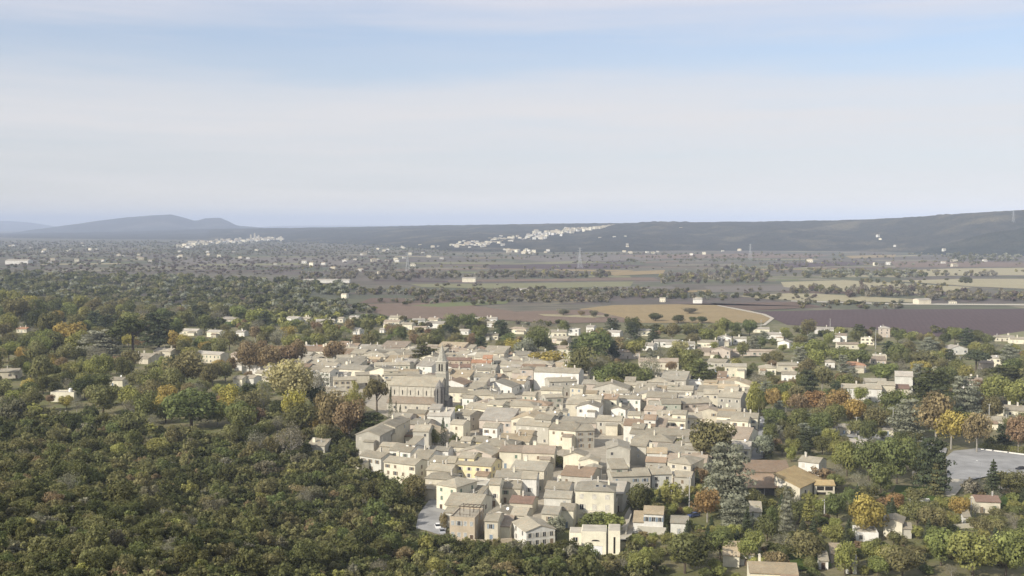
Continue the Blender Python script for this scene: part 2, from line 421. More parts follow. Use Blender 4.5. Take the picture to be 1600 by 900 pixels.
PITCH = 0.30
ROOFNAME = {'g': 'gabled', 'G': 'gabled', 'h': 'hipped', 's': 'single-slope', 'f': 'flat'}
def roof_shape(roof, w, d, h, pitch=PITCH, ov=0.42, t=0.22):
    """(wall polygons, roof slabs, height function)."""
    x0, x1 = -w / 2, w / 2
    walls = []; slabs = []
    if roof == 'g':
        rh = d / 2 * pitch; z = lambda x, y: h + rh - abs(y - d / 2) * pitch
        walls += [[(x0, 0, 0), (x1, 0, 0), (x1, 0, h), (x0, 0, h)], [(x1, d, 0), (x0, d, 0), (x0, d, h), (x1, d, h)],
                  [(x1, 0, 0), (x1, d, 0), (x1, d, h), (x1, d / 2, h + rh), (x1, 0, h)], [(x0, d, 0), (x0, 0, 0), (x0, 0, h), (x0, d / 2, h + rh), (x0, d, h)]]
        e = ov * pitch; T = t + 0.02; og = 0.22
        slabs += [[(x0 - og, -ov, h - e + T), (x1 + og, -ov, h - e + T), (x1 + og, d / 2, h + rh + T), (x0 - og, d / 2, h + rh + T)],
                  [(x0 - og, d / 2, h + rh + T), (x1 + og, d / 2, h + rh + T), (x1 + og, d + ov, h - e + T), (x0 - og, d + ov, h - e + T)]]
    elif roof == 'G':
        rh = w / 2 * pitch; z = lambda x, y: h + rh - abs(x) * pitch
        walls += [[(x0, 0, 0), (x1, 0, 0), (x1, 0, h), (0, 0, h + rh), (x0, 0, h)], [(x1, d, 0), (x0, d, 0), (x0, d, h), (0, d, h + rh), (x1, d, h)],
                  [(x1, 0, 0), (x1, d, 0), (x1, d, h), (x1, 0, h)], [(x0, d, 0), (x0, 0, 0), (x0, 0, h), (x0, d, h)]]
        e = ov * pitch; T = t + 0.02; og = 0.22
        slabs += [[(x0 - ov, -og, h - e + T), (0, -og, h + rh + T), (0, d + og, h + rh + T), (x0 - ov, d + og, h - e + T)],
                  [(0, -og, h + rh + T), (x1 + ov, -og, h - e + T), (x1 + ov, d + og, h - e + T), (0, d + og, h + rh + T)]]
    elif roof == 'h':
        k = min(w, d) / 2; rh = k * pitch * 1.1; p = pitch * 1.1
        z = lambda x, y: h + min(min(y, d - y), w / 2 - abs(x)) * p
        walls += [[(x0, 0, 0), (x1, 0, 0), (x1, 0, h), (x0, 0, h)], [(x1, d, 0), (x0, d, 0), (x0, d, h), (x1, d, h)],
                  [(x1, 0, 0), (x1, d, 0), (x1, d, h), (x1, 0, h)], [(x0, d, 0), (x0, 0, 0), (x0, 0, h), (x0, d, h)]]
        e = ov * p; T = t + 0.02; zb = h - e + T; zr = h + rh + T
        A, B, C, D_ = (x0 - ov, -ov, zb), (x1 + ov, -ov, zb), (x1 + ov, d + ov, zb), (x0 - ov, d + ov, zb)
        if w >= d: r1, r2 = (x0 + k, d / 2, zr), (x1 - k, d / 2, zr)
        else: r1, r2 = (0, k, zr), (0, d - k, zr)
        if w >= d: slabs += [[A, B, r2, r1], [B, C, r2], [C, D_, r1, r2], [D_, A, r1]]
        else: slabs += [[A, B, r1], [B, C, r2, r1], [C, D_, r2], [D_, A, r1, r2]]
    elif roof == 's':
        p = pitch * 0.8; rh = d * p; z = lambda x, y: h + y * p
        walls += [[(x0, 0, 0), (x1, 0, 0), (x1, 0, h), (x0, 0, h)], [(x1, d, 0), (x0, d, 0), (x0, d, h + rh), (x1, d, h + rh)],
                  [(x1, 0, 0), (x1, d, 0), (x1, d, h + rh), (x1, 0, h)], [(x0, d, 0), (x0, 0, 0), (x0, 0, h), (x0, d, h + rh)]]
        e = ov * p; T = t + 0.02; og = 0.2
        slabs += [[(x0 - og, -ov, h - e + T), (x1 + og, -ov, h - e + T), (x1 + og, d + 0.2, h + rh + T + 0.2 * p), (x0 - og, d + 0.2, h + rh + T + 0.2 * p)]]
    else:
        z = lambda x, y: h - 0.35
        a = 0.3
        walls += [[(x0, 0, 0), (x1, 0, 0), (x1, 0, h), (x0, 0, h)], [(x1, d, 0), (x0, d, 0), (x0, d, h), (x1, d, h)],
                  [(x1, 0, 0), (x1, d, 0), (x1, d, h), (x1, 0, h)], [(x0, d, 0), (x0, 0, 0), (x0, 0, h), (x0, d, h)],
                  [(x0, 0, h), (x1, 0, h), (x1 - a, a, h), (x0 + a, a, h)], [(x1, 0, h), (x1, d, h), (x1 - a, d - a, h), (x1 - a, a, h)],
                  [(x1, d, h), (x0, d, h), (x0 + a, d - a, h), (x1 - a, d - a, h)], [(x0, d, h), (x0, 0, h), (x0 + a, a, h), (x0 + a, d - a, h)],
                  [(x0 + a, a, h), (x1 - a, a, h), (x1 - a, a, h - .5), (x0 + a, a, h - .5)], [(x1 - a, a, h), (x1 - a, d - a, h), (x1 - a, d - a, h - .5), (x1 - a, a, h - .5)],
                  [(x1 - a, d - a, h), (x0 + a, d - a, h), (x0 + a, d - a, h - .5), (x1 - a, d - a, h - .5)], [(x0 + a, d - a, h), (x0 + a, a, h), (x0 + a, a, h - .5), (x0 + a, d - a, h - .5)]]
        slabs += [[(x0 + a + .003, a + .003, h - 0.35), (x1 - a - .003, a + .003, h - 0.35), (x1 - a - .003, d - a - .003, h - 0.35), (x0 + a + .003, d - a - .003, h - 0.35)]]
    return walls, slabs, z

def house(loc, rot, w, d, h, roof='g', wall='beige', rc='tan', name='village_house', cat='house', desc=None, group='houses of the old village',
          front=None, side=None, chim=None, dish=None, sky=0, pitch=PITCH, closed=0.45, wscale=1.0, door=True, detail=True, base=-1.0, shut=None):
    """One house: walls, roof (with chimneys, a dish), windows, door. The front is the local -y side."""
    rz = R(rot)
    extra = []
    if chim is None: chim = rnd.choice([0, 1, 1, 1, 2, 2])
    if dish is None: dish = rnd.random() < 0.22
    if roof == 'f': chim = min(chim, 1)
    if w < 7.0 or h < 3.2: chim = 0; dish = False
    if dish: extra.append('white dish')
    elif chim >= 2: extra.append(rnd.choice(['two chimneys']))
    own = desc is not None
    if desc is None:
        size = 'small ' if w * d < 60 else ('large ' if w * d > 190 else '')
        desc = '%s%s house with %s %s roof' % (size, WALLS[wall][1], ROOFS[rc][1] if rc in ROOFS else 'pale', ROOFNAME[roof])
    o = thing(name, cat, desc, loc, rz, group, desc if own else None)
    footprint(loc, rz, w, d)
    walls, slabs, zf = roof_shape(roof, w, d, h, pitch)
    m = MB()
    for p in walls: m.poly([(x, y, z if z > 0 else base) for x, y, z in p], 'wall_' + wall)
    m.build('wall', o)
    m = MB()
    for s_ in slabs: m.solid(s_, 0.22, rc, 'wall_' + wall if False else rc)
    ro = m.build('roof', o)
    for i in range(chim):
        x = rnd.uniform(-0.38, 0.38) * w; y = d * rnd.uniform(0.35, 0.62)
        if roof == 'G': x, y = rnd.uniform(-0.2, 0.2) * w, d * rnd.uniform(0.2, 0.8)
        child('chimney', CHIM[rnd.randrange(3)], ro, (x, y, zf(x, y) + 0.25), rz=rnd.choice([0, math.pi / 2]))
    if dish:
        x = rnd.uniform(-0.4, 0.4) * w; y = d * rnd.uniform(0.1, 0.5)
        child('satellite_dish', DISH, ro, (x, y, zf(x, y) + 0.3), rz=-rz)
    for i in range(sky):
        x = (i - (sky - 1) / 2) * 2.4 + w * 0.15; y = d * 0.22
        q = child('skylight', SKYL, ro, (x, y, zf(x, y) + 0.26)); q.rotation_euler = (math.atan(pitch), 0, 0)
    if detail and roof in ('g', 'h', 'G') and w > 9.5 and rnd.random() < 0.6 and front is None:
        aw = w * rnd.uniform(.3, .5); ad = rnd.uniform(3.0, 4.5); ah = h * rnd.uniform(.55, .8); ax = rnd.choice([-1, 1]) * (w - aw) / 2 * rnd.uniform(.5, 1)
        aw_, as_, _z = roof_shape('s' if rnd.random() < .6 else 'g', aw, ad, ah, .26)
        m = MB(); ay = -ad - 0.003
        wl2 = rnd.choice(['wall_' + wall, 'wall_' + wall, 'wall_beige', 'wall_pale', 'wall_cream'])
        for p in aw_: m.poly([(x + ax, y + ay, z if z > 0 else base) for x, y, z in p], wl2)
        for s_ in as_: m.solid([(x + ax, y + ay, z) for x, y, z in s_], 0.2, rnd.choice([rc, rc, 'greytan', 'browntan', 'pinkroof']))
        m.build('annexe', o)
    if detail and roof in ('g', 's') and w > 9 and d > 8 and front is None and name == 'village_house' and rnd.random() < 0.32:
        uw = w * rnd.uniform(.35, .5); ud = d * rnd.uniform(.55, .8); ux = rnd.choice([-1, 1]) * ((w - uw) / 2 - .05); uy = d * .97 - ud
        aw_, as_, _z = roof_shape(rnd.choice(['g', 's', 'g']), uw, ud, h + rnd.uniform(1.6, 2.8), pitch)
        m = MB()
        for p in aw_: m.poly([(x + ux, y + uy, z if z > 0 else h - 2.5) for x, y, z in p], 'wall_' + wall)
        for s_ in as_: m.solid([(x + ux, y + uy, z) for x, y, z in s_], 0.22, rc)
        us = m.build('upper_storey', o)
        child('window', WIN_OPEN[rnd.randrange(6)], us, (ux, uy - .02, h + .15 + uy * .22), 0, (.8, 1, .7))
    if detail:
        fl = max(1, int((h + 0.4) / 2.8)) if front is None else front[0]
        nc = max(1, int(w / 3.4)) if front is None else front[1]
        cl = rnd.random() < closed; sh = rnd.choice([0, 0, 1, 1, 2, 2, 2, 3, 4, 5, 5]) if shut is None else shut
        fh = (h - 0.3) / fl
        dc = rnd.randrange(nc)
        for r in range(fl):
            for c in range(nc):
                if front is None and rnd.random() < 0.22: continue
                x = (c + 0.5) / nc * w - w / 2 + (rnd.uniform(-0.3, 0.3) if front is None else 0)
                if r == 0 and c == dc and door:
                    child('door', rnd.choice(DOORS), o, (x, -0.02, 0)); continue
                me = WIN_CLOSED[min(sh, 4)] if (cl and rnd.random() < 0.75) else WIN_OPEN[sh]
                zs = (0.85 if r == fl - 1 and fl > 2 else 1.0) * wscale
                child('window', me, o, (x, -0.02, r * fh + max(0.55, (fh - 1.6 * zs) * 0.55)), 0, (wscale, 1, zs))
        sd = 1 if rot < 8 else -1
        ns = max(0, int(d / 5.0)) if side is None else side
        for r in range(fl):
            for c in range(ns):
                if side is None and rnd.random() < 0.45: continue
                y = (c + 0.5) / ns * d + rnd.uniform(-0.4, 0.4)
                me = WIN_CLOSED[min(sh, 4)] if cl else WIN_OPEN[5 if rnd.random() < 0.5 else sh]
                child('window', me, o, (sd * (w / 2 + 0.02), y, r * fh + max(0.55, (fh - 1.6) * 0.55)), sd * math.pi / 2, (wscale, 1, wscale))
    o['_box'] = 0; del o['_box']
    return o

def hp(x0, x1, ye, h, d, rot=-18, roof='g', wall='beige', rc='tan', **kw):
    """A house whose front eave runs at pixel row ye from x0 to x1."""
    p = at0((x0 + x1) / 2, ye, h)
    if p.y > 3000: p = at((x0 + x1) / 2, ye)
    w = (x1 - x0) / F * p.y / math.cos(R(rot))
    g = float(G(p.x, p.y))
    if g > 0.3:
        p = at((x0 + x1) / 2, ye, h)
        w = (x1 - x0) / F * p.y / math.cos(R(rot)); g = p.z
    return house((p.x, p.y, g), rot, w, d, h, roof, wall, rc, **kw)

# ------------------------------------------------------------------ the church
def make_church():
    P = at0(648, 603, 13.5)
    o = thing('church', 'church', None, (P.x, P.y, 0), R(-13), None, 'pale stone church with buttressed nave and pointed bell tower spire')
    w, d, h = 28.6, 14.0, 13.5
    footprint((P.x, P.y), R(-13), w + 3, d + 10, 0.0)
    walls, slabs, zf = roof_shape('g', w, d, h, 0.55)
    m = MB()
    for p in walls: m.poly([(x, y, z if z > 0 else -1) for x, y, z in p], 'church_stone')
    m.build('nave_wall', o)
    m = MB()
    for s_ in slabs: m.solid(s_, 0.25, 'tan')
    m.build('nave_roof', o)
    m = MB(); m.box(-w / 2 - 0.003, w / 2 - 1.0, -4.6, -0.003, -1, 4.8, 'church_stone'); m.build('aisle_wall', o)
    m = MB(); m.solid([(-w / 2 - .2, -5.0, 4.75), (w / 2 - .8, -5.0, 4.75), (w / 2 - .8, -0.02, 7.7), (-w / 2 - .2, -0.02, 7.7)], 0.22, 'pinkroof'); m.build('aisle_roof', o)
    # tall narrow lancet windows and wall strips of the nave
    win = MB(); win.box(-0.55, 0.55, -0.06, 0.02, 0, 0.2, 'stone_trim'); win.box(-0.26, 0.26, -0.03, 0.02, 0.2, 2.4, 'opening')
    for i in range(6):
        a0, a1 = math.pi * i / 6, math.pi * (i + 1) / 6
        win.poly([(0, -0.03, 2.4), (0.26 * math.cos(a0), -0.03, 2.4 + 0.4 * math.sin(a0)), (0.26 * math.cos(a1), -0.03, 2.4 + 0.4 * math.sin(a1))], 'opening')
    wm = win.mesh('window')
    bt = MB(); bt.box(-0.35, 0.35, -0.25, 0.0, 0, 4.6, 'church_stone'); bt.solid([(-0.35, -0.25, 4.62), (0.35, -0.25, 4.62), (0.35, 0, 5.3), (-0.35, 0, 5.3)], 0.02, 'church_stone'); bm_ = bt.mesh('buttress')
    for i in range(7):
        x = -w / 2 + 0.6 + i * (w - 1.6) / 6
        child('buttress', bm_, o, (x, -0.004, 7.9))
        if i < 6: child('window', wm, o, (x + (w - 1.6) / 12, -0.02, 8.3))
    for i in range(4): child('window', WIN_OPEN[5], o, (-10 + i * 6.4, -4.62, 1.6))
    # bell tower
    tx, ty, r = 12.0, 11.5, 2.9
    m = MB(); m.box(tx - r, tx + r, ty - r, ty + r, -1, 19.6, 'church_stone'); m.box(tx - r - .2, tx + r + .2, ty - r - .2, ty + r + .2, 19.602, 20.0, 'stone_trim')
    m.box(tx - r + .15, tx + r - .15, ty - r + .15, ty + r - .15, 20.002, 25.6, 'church_stone'); m.box(tx - r - .15, tx + r + .15, ty - r - .15, ty + r + .15, 25.602, 26.0, 'stone_trim')
    m.mats = ['spire_stone' if x == 'church_stone' else x for x in m.mats]; tw = m.build('bell_tower', o)
    bw = MB(); bw.box(-0.42, 0.42, -0.05, 0.02, 0, 3.1, 'opening')
    for i in range(6):
        a0, a1 = math.pi * i / 6, math.pi * (i + 1) / 6
        bw.poly([(0, -0.05, 3.1), (0.42 * math.cos(a0), -0.05, 3.1 + 0.9 * math.sin(a0)), (0.42 * math.cos(a1), -0.05, 3.1 + 0.9 * math.sin(a1))], 'opening')
    bwm = bw.mesh('belfry_opening')
    for k in range(4):
        a = k * math.pi / 2
        for s_ in (-0.75, 0.75):
            ux, uy = math.cos(a), math.sin(a)
            child('belfry_opening', bwm, tw, (tx + ux * s_ + uy * (r - .14), ty + uy * s_ - ux * (r - .14), 20.7), a)
    m = MB(); n = 8
    oct_ = lambda q: [(tx + q * math.cos(2 * math.pi * (i + .5) / n), ty + q * math.sin(2 * math.pi * (i + .5) / n)) for i in range(n)]
    m.prism(oct_(r + 0.05), 26.002, 28.2, 'spire_stone', 0.74, (tx, ty)); m.prism(oct_((r + .05) * 0.74), 28.202, 35.0, 'spire_stone', 0.03, (tx, ty))
    sp = m.build('spire', o)
    m = MB(); m.bar((tx, ty, 34.7), (tx, ty, 36.0), 0.06, 'metal'); m.bar((tx - .35, ty, 35.5), (tx + .35, ty, 35.5), 0.05, 'metal'); m.build('cross', sp)
    # west front: stair turret with tall piers, its shade put into the dark stone colour
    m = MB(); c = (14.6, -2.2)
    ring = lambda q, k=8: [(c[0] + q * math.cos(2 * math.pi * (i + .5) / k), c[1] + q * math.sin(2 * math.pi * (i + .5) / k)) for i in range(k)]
    m.prism(ring(2.5), -1, 5.5, 'dark_shade_stone', 1.0, c); m.prism(ring(2.05), 5.502, 14.0, 'dark_shade_stone', 1.0, c); m.prism(ring(2.25), 14.002, 17.6, 'dark_shade_stone', 0.02, c)
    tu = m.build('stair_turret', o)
    pm = MB(); pm.box(-0.32, 0.32, -0.75, 0.1, -1, 12.2, 'dark_shade_stone'); pm.solid([(-0.32, -0.75, 12.22), (0.32, -0.75, 12.22), (0.32, 0.1, 13.6), (-0.32, 0.1, 13.6)], 0.02, 'dark_shade_stone'); pmesh = pm.mesh('pier')
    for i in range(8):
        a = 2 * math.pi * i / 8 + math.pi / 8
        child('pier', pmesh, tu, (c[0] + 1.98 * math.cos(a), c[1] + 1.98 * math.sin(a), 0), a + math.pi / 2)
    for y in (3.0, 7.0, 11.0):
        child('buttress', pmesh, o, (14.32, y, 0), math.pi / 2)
    m = MB(); m.box(14.5, 18.2, 0.5, 10.5, -1, 6.2, 'dark_shade_stone'); m.build('porch_wall', o)
    m = MB(); m.solid([(14.45, 0.1, 6.3), (18.6, 0.1, 6.3), (18.6, 5.5, 8.2), (14.45, 5.5, 8.2)], 0.2, 'greytan'); m.solid([(14.45, 5.5, 8.2), (18.6, 5.5, 8.2), (18.6, 10.9, 6.3), (14.45, 10.9, 6.3)], 0.2, 'greytan'); m.build('porch_roof', o)
    return o
make_church()

# ------------------------------------------------------------------ houses of the old village placed one by one
o = hp(702, 742, 808, 7.6, 12, -12, 'f', 'brown', 'paving', chim=0, dish=False, desc='brown stone terrace house with timber pergola on its flat roof', front=(2, 4), side=2)
m = MB()
for x in (-1.5, 1.8, 5.0):
    for y in (3.0, 8.0): m.bar((x, y, 7.2), (x, y, 9.6 + (8 - y) * 0.1), 0.1, 'dark_wood')
for y in (3.0, 8.0): m.bar((-1.9, y, 9.7 + (8 - y) * 0.1), (5.4, y, 9.7 + (8 - y) * 0.1), 0.1, 'dark_wood')
for i in range(6): m.bar((-1.6 + i * 1.35, 2.6, 10.4), (-1.6 + i * 1.35, 8.4, 9.8), 0.09, 'dark_wood')
m.build('pergola', o)
m = MB()
for i in range(12): m.bar((-5.6 + i * 1.0, 0.15, 7.5), (-5.6 + i * 1.0, 0.15, 8.5), 0.03, 'dark_wood')
m.bar((-5.7, 0.15, 8.5), (5.6, 0.15, 8.5), 0.04, 'dark_wood'); m.build('railing', o)

big = hp(899, 959, 767, 11, 11.5, -9, 'h', 'cream', 'greytan', chim=2, dish=False, sky=2, desc='tall cream three-storey house with hipped roof', front=(3, 3), side=0, wscale=1.25, closed=1.0, door=False, shut=2)
m = MB(); m.box(-3.8, 4.6, -1.1, -0.003, 3.5, 3.65, 'stone_trim')
for i in range(22): m.bar((-3.75 + i * 0.396, -1.06, 3.65), (-3.75 + i * 0.396, -1.06, 4.6), 0.025, 'metal')
m.bar((-3.8, -1.06, 4.6), (4.6, -1.06, 4.6), 0.04, 'metal'); m.build('balcony', big)

V = [
 (757, 778, 815, 6.5, 9, -12, 'g', 'beige', 'tan'), (779, 797, 823, 4, 7, -12, 's', 'cream', 'pinkroof'), (798, 822, 805, 6, 9, -15, 'g', 'beige', 'tan'),
 (846, 872, 803, 6, 9, -15, 'g', 'beige', 'greytan'), (874, 896, 797, 6, 8, -12, 'g', 'cream', 'tan'), (850, 892, 778, 5.5, 9, -10, 'g', 'pale', 'greytan'),
 (852, 889, 764, 7, 10, -14, 'g', 'white', 'tan'), (796, 832, 786, 4, 9, -14, 'g', 'beige', 'brownroof'), (773, 814, 746, 8, 9, -8, 'g', 'white', 'greytan'),
 (815, 838, 748, 8, 9, -8, 'g', 'white', 'tan'), (764, 781, 757, 8, 8, -10, 'g', 'cream', 'tan'), (781, 813, 763, 5.5, 8, -8, 's', 'beige', 'tan'),
 (716, 760, 756, 6, 9, -10, 'f', 'pale', 'pale_gravel'), (681, 714, 759, 9, 12, -35, 'h', 'cream', 'tan'), (700, 733, 772, 6.2, 9, -25, 'f', 'beige', 'pale_gravel'),
 (735, 752, 774, 5.2, 7, -20, 's', 'white', 'tan'), (671, 692, 722, 7, 10, -22, 'g', 'cream', 'tan'), (693, 711, 723, 7, 10, -8, 'g', 'grey', 'tan'),
 (798, 850, 734, 8, 13, -18, 'g', 'beige', 'greytan'), (608, 642, 705, 8, 12, -25, 'g', 'white', 'tan'), (642, 670, 716, 7, 14, -20, 'g', 'pale', 'tan'),
 (560, 597, 714, 6, 9, -34, 'g', 'pale', 'tan'), (598, 650, 724, 8, 9, -28, 'g', 'cream', 'tan'), (555, 594, 680, 9.5, 17, -14, 'G', 'grey', 'tan'),
 (584, 618, 667, 10, 20, -14, 'G', 'beige', 'tan'), (645, 670, 674, 9, 12, -8, 'g', 'grey', 'tan'), (667, 704, 650, 8.5, 10, -10, 's', 'pale', 'paleroof'),
 (634, 664, 646, 4.5, 8, -14, 'g', 'brown', 'tan'), (703, 724, 663, 7, 9, -20, 'g', 'cream', 'tan'), (710, 735, 648, 7.5, 11, -35, 'g', 'grey', 'tan'),
 (735, 760, 690, 6, 10, -12, 'g', 'yellow', 'tan'), (700, 733, 698, 6.5, 10, -15, 'g', 'beige', 'tan'), (780, 815, 706, 7, 11, -12, 'g', 'cream', 'pinkroof'),
 (816, 866, 708, 7, 12, -8, 'g', 'beige', 'pinkroof'), (754, 777, 668, 7, 9, -18, 'g', 'white', 'tan'), (726, 781, 639, 7.5, 12, -26, 'g', 'cream', 'tan'),
 (862, 886, 645, 6, 11, -5, 'G', 'beige', 'tan'), (806, 857, 665, 8, 13, -22, 'g', 'grey', 'tan'), (858, 899, 672, 8, 13, -22, 'g', 'cream', 'tan'),
 (900, 929, 673, 8, 12, 12, 'g', 'grey', 'tan'), (880, 916, 713, 6, 9, -8, 'G', 'cream', 'tan'), (905, 935, 721, 5.5, 8, -10, 'G', 'cream', 'tan'),
 (912, 936, 735, 5, 8, -12, 'G', 'white', 'tan'), (948, 984, 702, 10, 14, -4, 'G', 'grey', 'greytan'), (985, 1009, 697, 8, 11, -20, 'g', 'grey', 'tan'),
 (956, 1017, 744, 8, 11, 6, 'g', 'grey', 'tan'), (1018, 1050, 741, 8, 11, 6, 'g', 'pale', 'tan'), (1046, 1078, 724, 8, 13, -32, 'h', 'beige', 'tan'),
 (1053, 1079, 745, 7, 8, -20, 'g', 'grey', 'tan'), (1007, 1033, 641, 8.5, 10, -22, 'g', 'pink', 'pinkroof'), (1034, 1064, 631, 9, 11, -4, 'g', 'green', 'tan'),
 (1066, 1114, 630, 8, 12, 16, 'g', 'pink', 'tan'), (1123, 1156, 621, 10, 14, -24, 'g', 'grey', 'tan'), (1100, 1123, 616, 8, 12, -10, 'g', 'beige', 'tan'),
 (1092, 1122, 643, 6, 11, -10, 'G', 'beige', 'pinkroof'), (1122, 1148, 646, 6, 9, -15, 'g', 'beige', 'sand'), (1142, 1168, 658, 6, 10, -20, 'g', 'cream', 'tan'),
 (1141, 1168, 686, 7, 22, -24, 'g', 'cream', 'pinkroof'), (1043, 1082, 609, 7, 11, -14, 'g', 'grey', 'tan'), (1076, 1096, 596, 5, 9, -10, 'f', 'white', 'pale_gravel'),
 (1098, 1148, 602, 7, 11, -5, 'g', 'beige', 'tan'), (1010, 1044, 597, 7, 12, -18, 'h', 'grey', 'tan'), (975, 1009, 602, 7, 11, -12, 'g', 'cream', 'tan'),
 (938, 964, 622, 7, 12, -12, 'g', 'pale', 'tan'), (966, 1000, 623, 7, 9, -12, 'g', 'white', 'tan'), (915, 932, 615, 6, 8, -14, 'g', 'cream', 'sand'),
 (884, 938, 632, 7, 11, -14, 'g', 'beige', 'tan'), (955, 977, 640, 5, 9, -20, 'G', 'white', 'tan'), (981, 1000, 649, 7, 8, -10, 'g', 'cream', 'tan'),
 (858, 902, 596, 8.5, 11, 12, 'g', 'grey', 'tan'), (845, 878, 610, 7, 9, -10, 'g', 'cream', 'tan'), (852, 880, 621, 6, 8, 14, 'g', 'grey', 'tan'),
 (786, 812, 580, 7, 9, 12, 'g', 'cream', 'tan'), (740, 772, 589, 8, 10, -12, 'g', 'pale', 'tan'), (738, 766, 579, 8, 8, -8, 'g', 'cream', 'tan'),
 (706, 735, 574, 7, 10, 0, 'g', 'white', 'brownroof'), (736, 768, 567, 8, 10, -5, 'g', 'brown', 'orange'), (868, 891, 562, 7, 9, -20, 'g', 'pink', 'tan'),
 (790, 818, 562, 7, 12, -10, 'h', 'grey', 'tan'), (728, 772, 617, 8, 12, -20, 'h', 'beige', 'tan'), (773, 806, 622, 7, 11, 16, 'g', 'beige', 'tan'),
 (757, 776, 609, 6, 8, -10, 'G', 'white', 'tan'), (650, 675, 572, 9, 14, -25, 'g', 'pale', 'paleroof'), (622, 641, 567, 9, 8, 20, 's', 'pale', 'paleroof'),
 (563, 603, 557, 8, 11, -22, 'h', 'beige', 'tan'), (527, 556, 559, 7, 10, 12, 'g', 'beige', 'tan'), (499, 516, 581, 9, 10, -25, 'g', 'pale', 'tan'),
 (522, 557, 594, 6, 10, 12, 'g', 'beige', 'tan'), (515, 540, 611, 5, 9, 12, 'g', 'beige', 'tan'), (556, 577, 586, 7, 9, 10, 'g', 'beige', 'tan'),
 (586, 640, 571, 8, 10, 10, 'g', 'cream', 'tan'), (600, 655, 586, 8, 9, 5, 'g', 'beige', 'tan'), (363, 379, 592, 5, 9, -20, 'g', 'cream', 'tan'),
 (381, 397, 591, 5, 9, -20, 'g', 'pale', 'tan'), (398, 412, 583, 5, 9, -15, 'g', 'cream', 'tan'), (413, 430, 576, 6, 10, -15, 'g', 'cream', 'tan'),
 (430, 449, 569, 6, 10, -15, 'g', 'white', 'tan'), (449, 472, 566, 7, 11, -10, 'g', 'beige', 'tan'), (473, 494, 566, 7, 12, -10, 'g', 'pale', 'greytan'),
]
for q in V: hp(*q)
hp(712, 768, 727, 8, 12, -18, 'g', 'yellow', 'tan', desc='long yellow-walled house with white gable end', chim=1, dish=False)
hp(822, 868, 829, 5, 12, 20, 'G', 'white', 'tan', desc='white house with wide gable facing the slope', chim=0, dish=False, front=(2, 4), closed=0.0)
hp(832, 862, 643, 6, 11, -14, 'g', 'cream', 'tan', desc='cream house with three wide pale openings under its eave', front=(1, 3), wscale=1.5)
hp(1011, 1042, 708, 7, 9, -8, 'g', 'pale', 'sand', desc='pale grey house with two big white shutters', front=(1, 2), wscale=1.8, closed=1.0, door=False)
hp(1054, 1097, 653, 7.5, 11, -6, 'g', 'beige', 'tan', desc='beige house with a balcony strip along its front', front=(2, 3))
hp(834, 904, 582, 11, 14, -16, 'g', 'white', 'tan', desc='long white-walled hall at the back of the old village', front=(1, 1), side=0, door=False, chim=1, dish=False)
hp(813, 833, 577, 12, 8, -14, 'h', 'pink', 'tan', desc='square pinkish tower house beside the long white hall', chim=0, dish=False)
o = hp(690, 735, 563, 8, 9, -5, 'g', 'brown', 'brownroof', desc='brown-roofed row house right behind the bell tower')

# white house with tan roof and ivy on its shaded wall, beside the track
o = hp(1006, 1036, 803, 6.6, 9, -10, 'g', 'white', 'sand', desc='white house with sandy roof and ivy-covered side wall', front=(2, 3), side=0, chim=1, dish=True, closed=0.0, door=False, name='villa')
P = o.location
m = MB(); walls, slabs, zf = roof_shape('s', 3.4, 7.0, 3.6)
for p in walls: m.poly([(x - 4.85, y + 0.4, z if z > 0 else -1) for x, y, z in p], 'wall_white')
for s_ in slabs: m.solid([(x - 4.85, y + 0.4, z) for x, y, z in s_], 0.2, 'sand')
m.build('side_wing', o)
hp(1048, 1075, 817, 4, 8, -10, 'g', 'pale', 'greytan', name='villa', group='villas around the village', desc='low grey annexe house right of the white ivy house')

# white modern villa with garage at the foot of the village
P = at0(928, 866)
o = thing('villa', 'house', None, (P.x, P.y, 0), R(-6), 'villas around the village', 'white flat-roofed villa with wide white garage door and arched slit')
footprint((P.x, P.y), R(-6), 17, 9)
m = MB()
m.box(-3.9, 3.7, 0.0, 8, -1, 6.9, 'wall_cream'); m.box(-7.6, -3.903, 1.2, 8, 2.0, 6.0, 'wall_cream'); m.box(4.3, 7.9, 0.3, 8, -1, 7.3, 'wall_cream'); m.box(3.702, 4.298, 0.8, 7, -1, 6.2, 'dark_shade_stone')
m.box(-7.4, -3.91, 2.0, 8, -1, 1.998, 'wall_beige'); m.build('wall', o)
m = MB(); m.box(-3.6, 3.4, 0.3, 7.8, 6.903, 7.0, 'pale_gravel'); m.box(-7.4, -4.0, 1.4, 7.8, 6.003, 6.1, 'pale_gravel'); m.box(4.5, 7.7, 0.5, 7.8, 7.303, 7.4, 'pale_gravel'); m.build('roof', o)
child('garage_door', GARAGE, o, (0.8, -0.02, 0), 0, (1.25, 1, 1.15))
m = MB()
for i in range(8):
    a0, a1 = math.pi * i / 8, math.pi * (i + 1) / 8
    m.poly([(0.5 + 1.3 * math.cos(a0), -0.02, 4.0 + 0.5 * math.sin(a0)), (0.5 + 1.3 * math.cos(a1), -0.02, 4.0 + 0.5 * math.sin(a1)), (0.5, -0.02, 4.0)], 'opening')
m.build('arched_slit', o)
child('window', WIN_OPEN[5], o, (-5.7, 1.18, 3.2), 0, (1.3, 1, 1.0))
m = MB(); m.box(-7.2, -4.2, 1.9, 2.2, 0.2, 1.8, 'opening'); m.build('opening', o)
m = MB(); m.box(5.9, 6.5, 0.28, 0.5, 0.3, 5.4, 'opening'); m.build('slit_window', o)

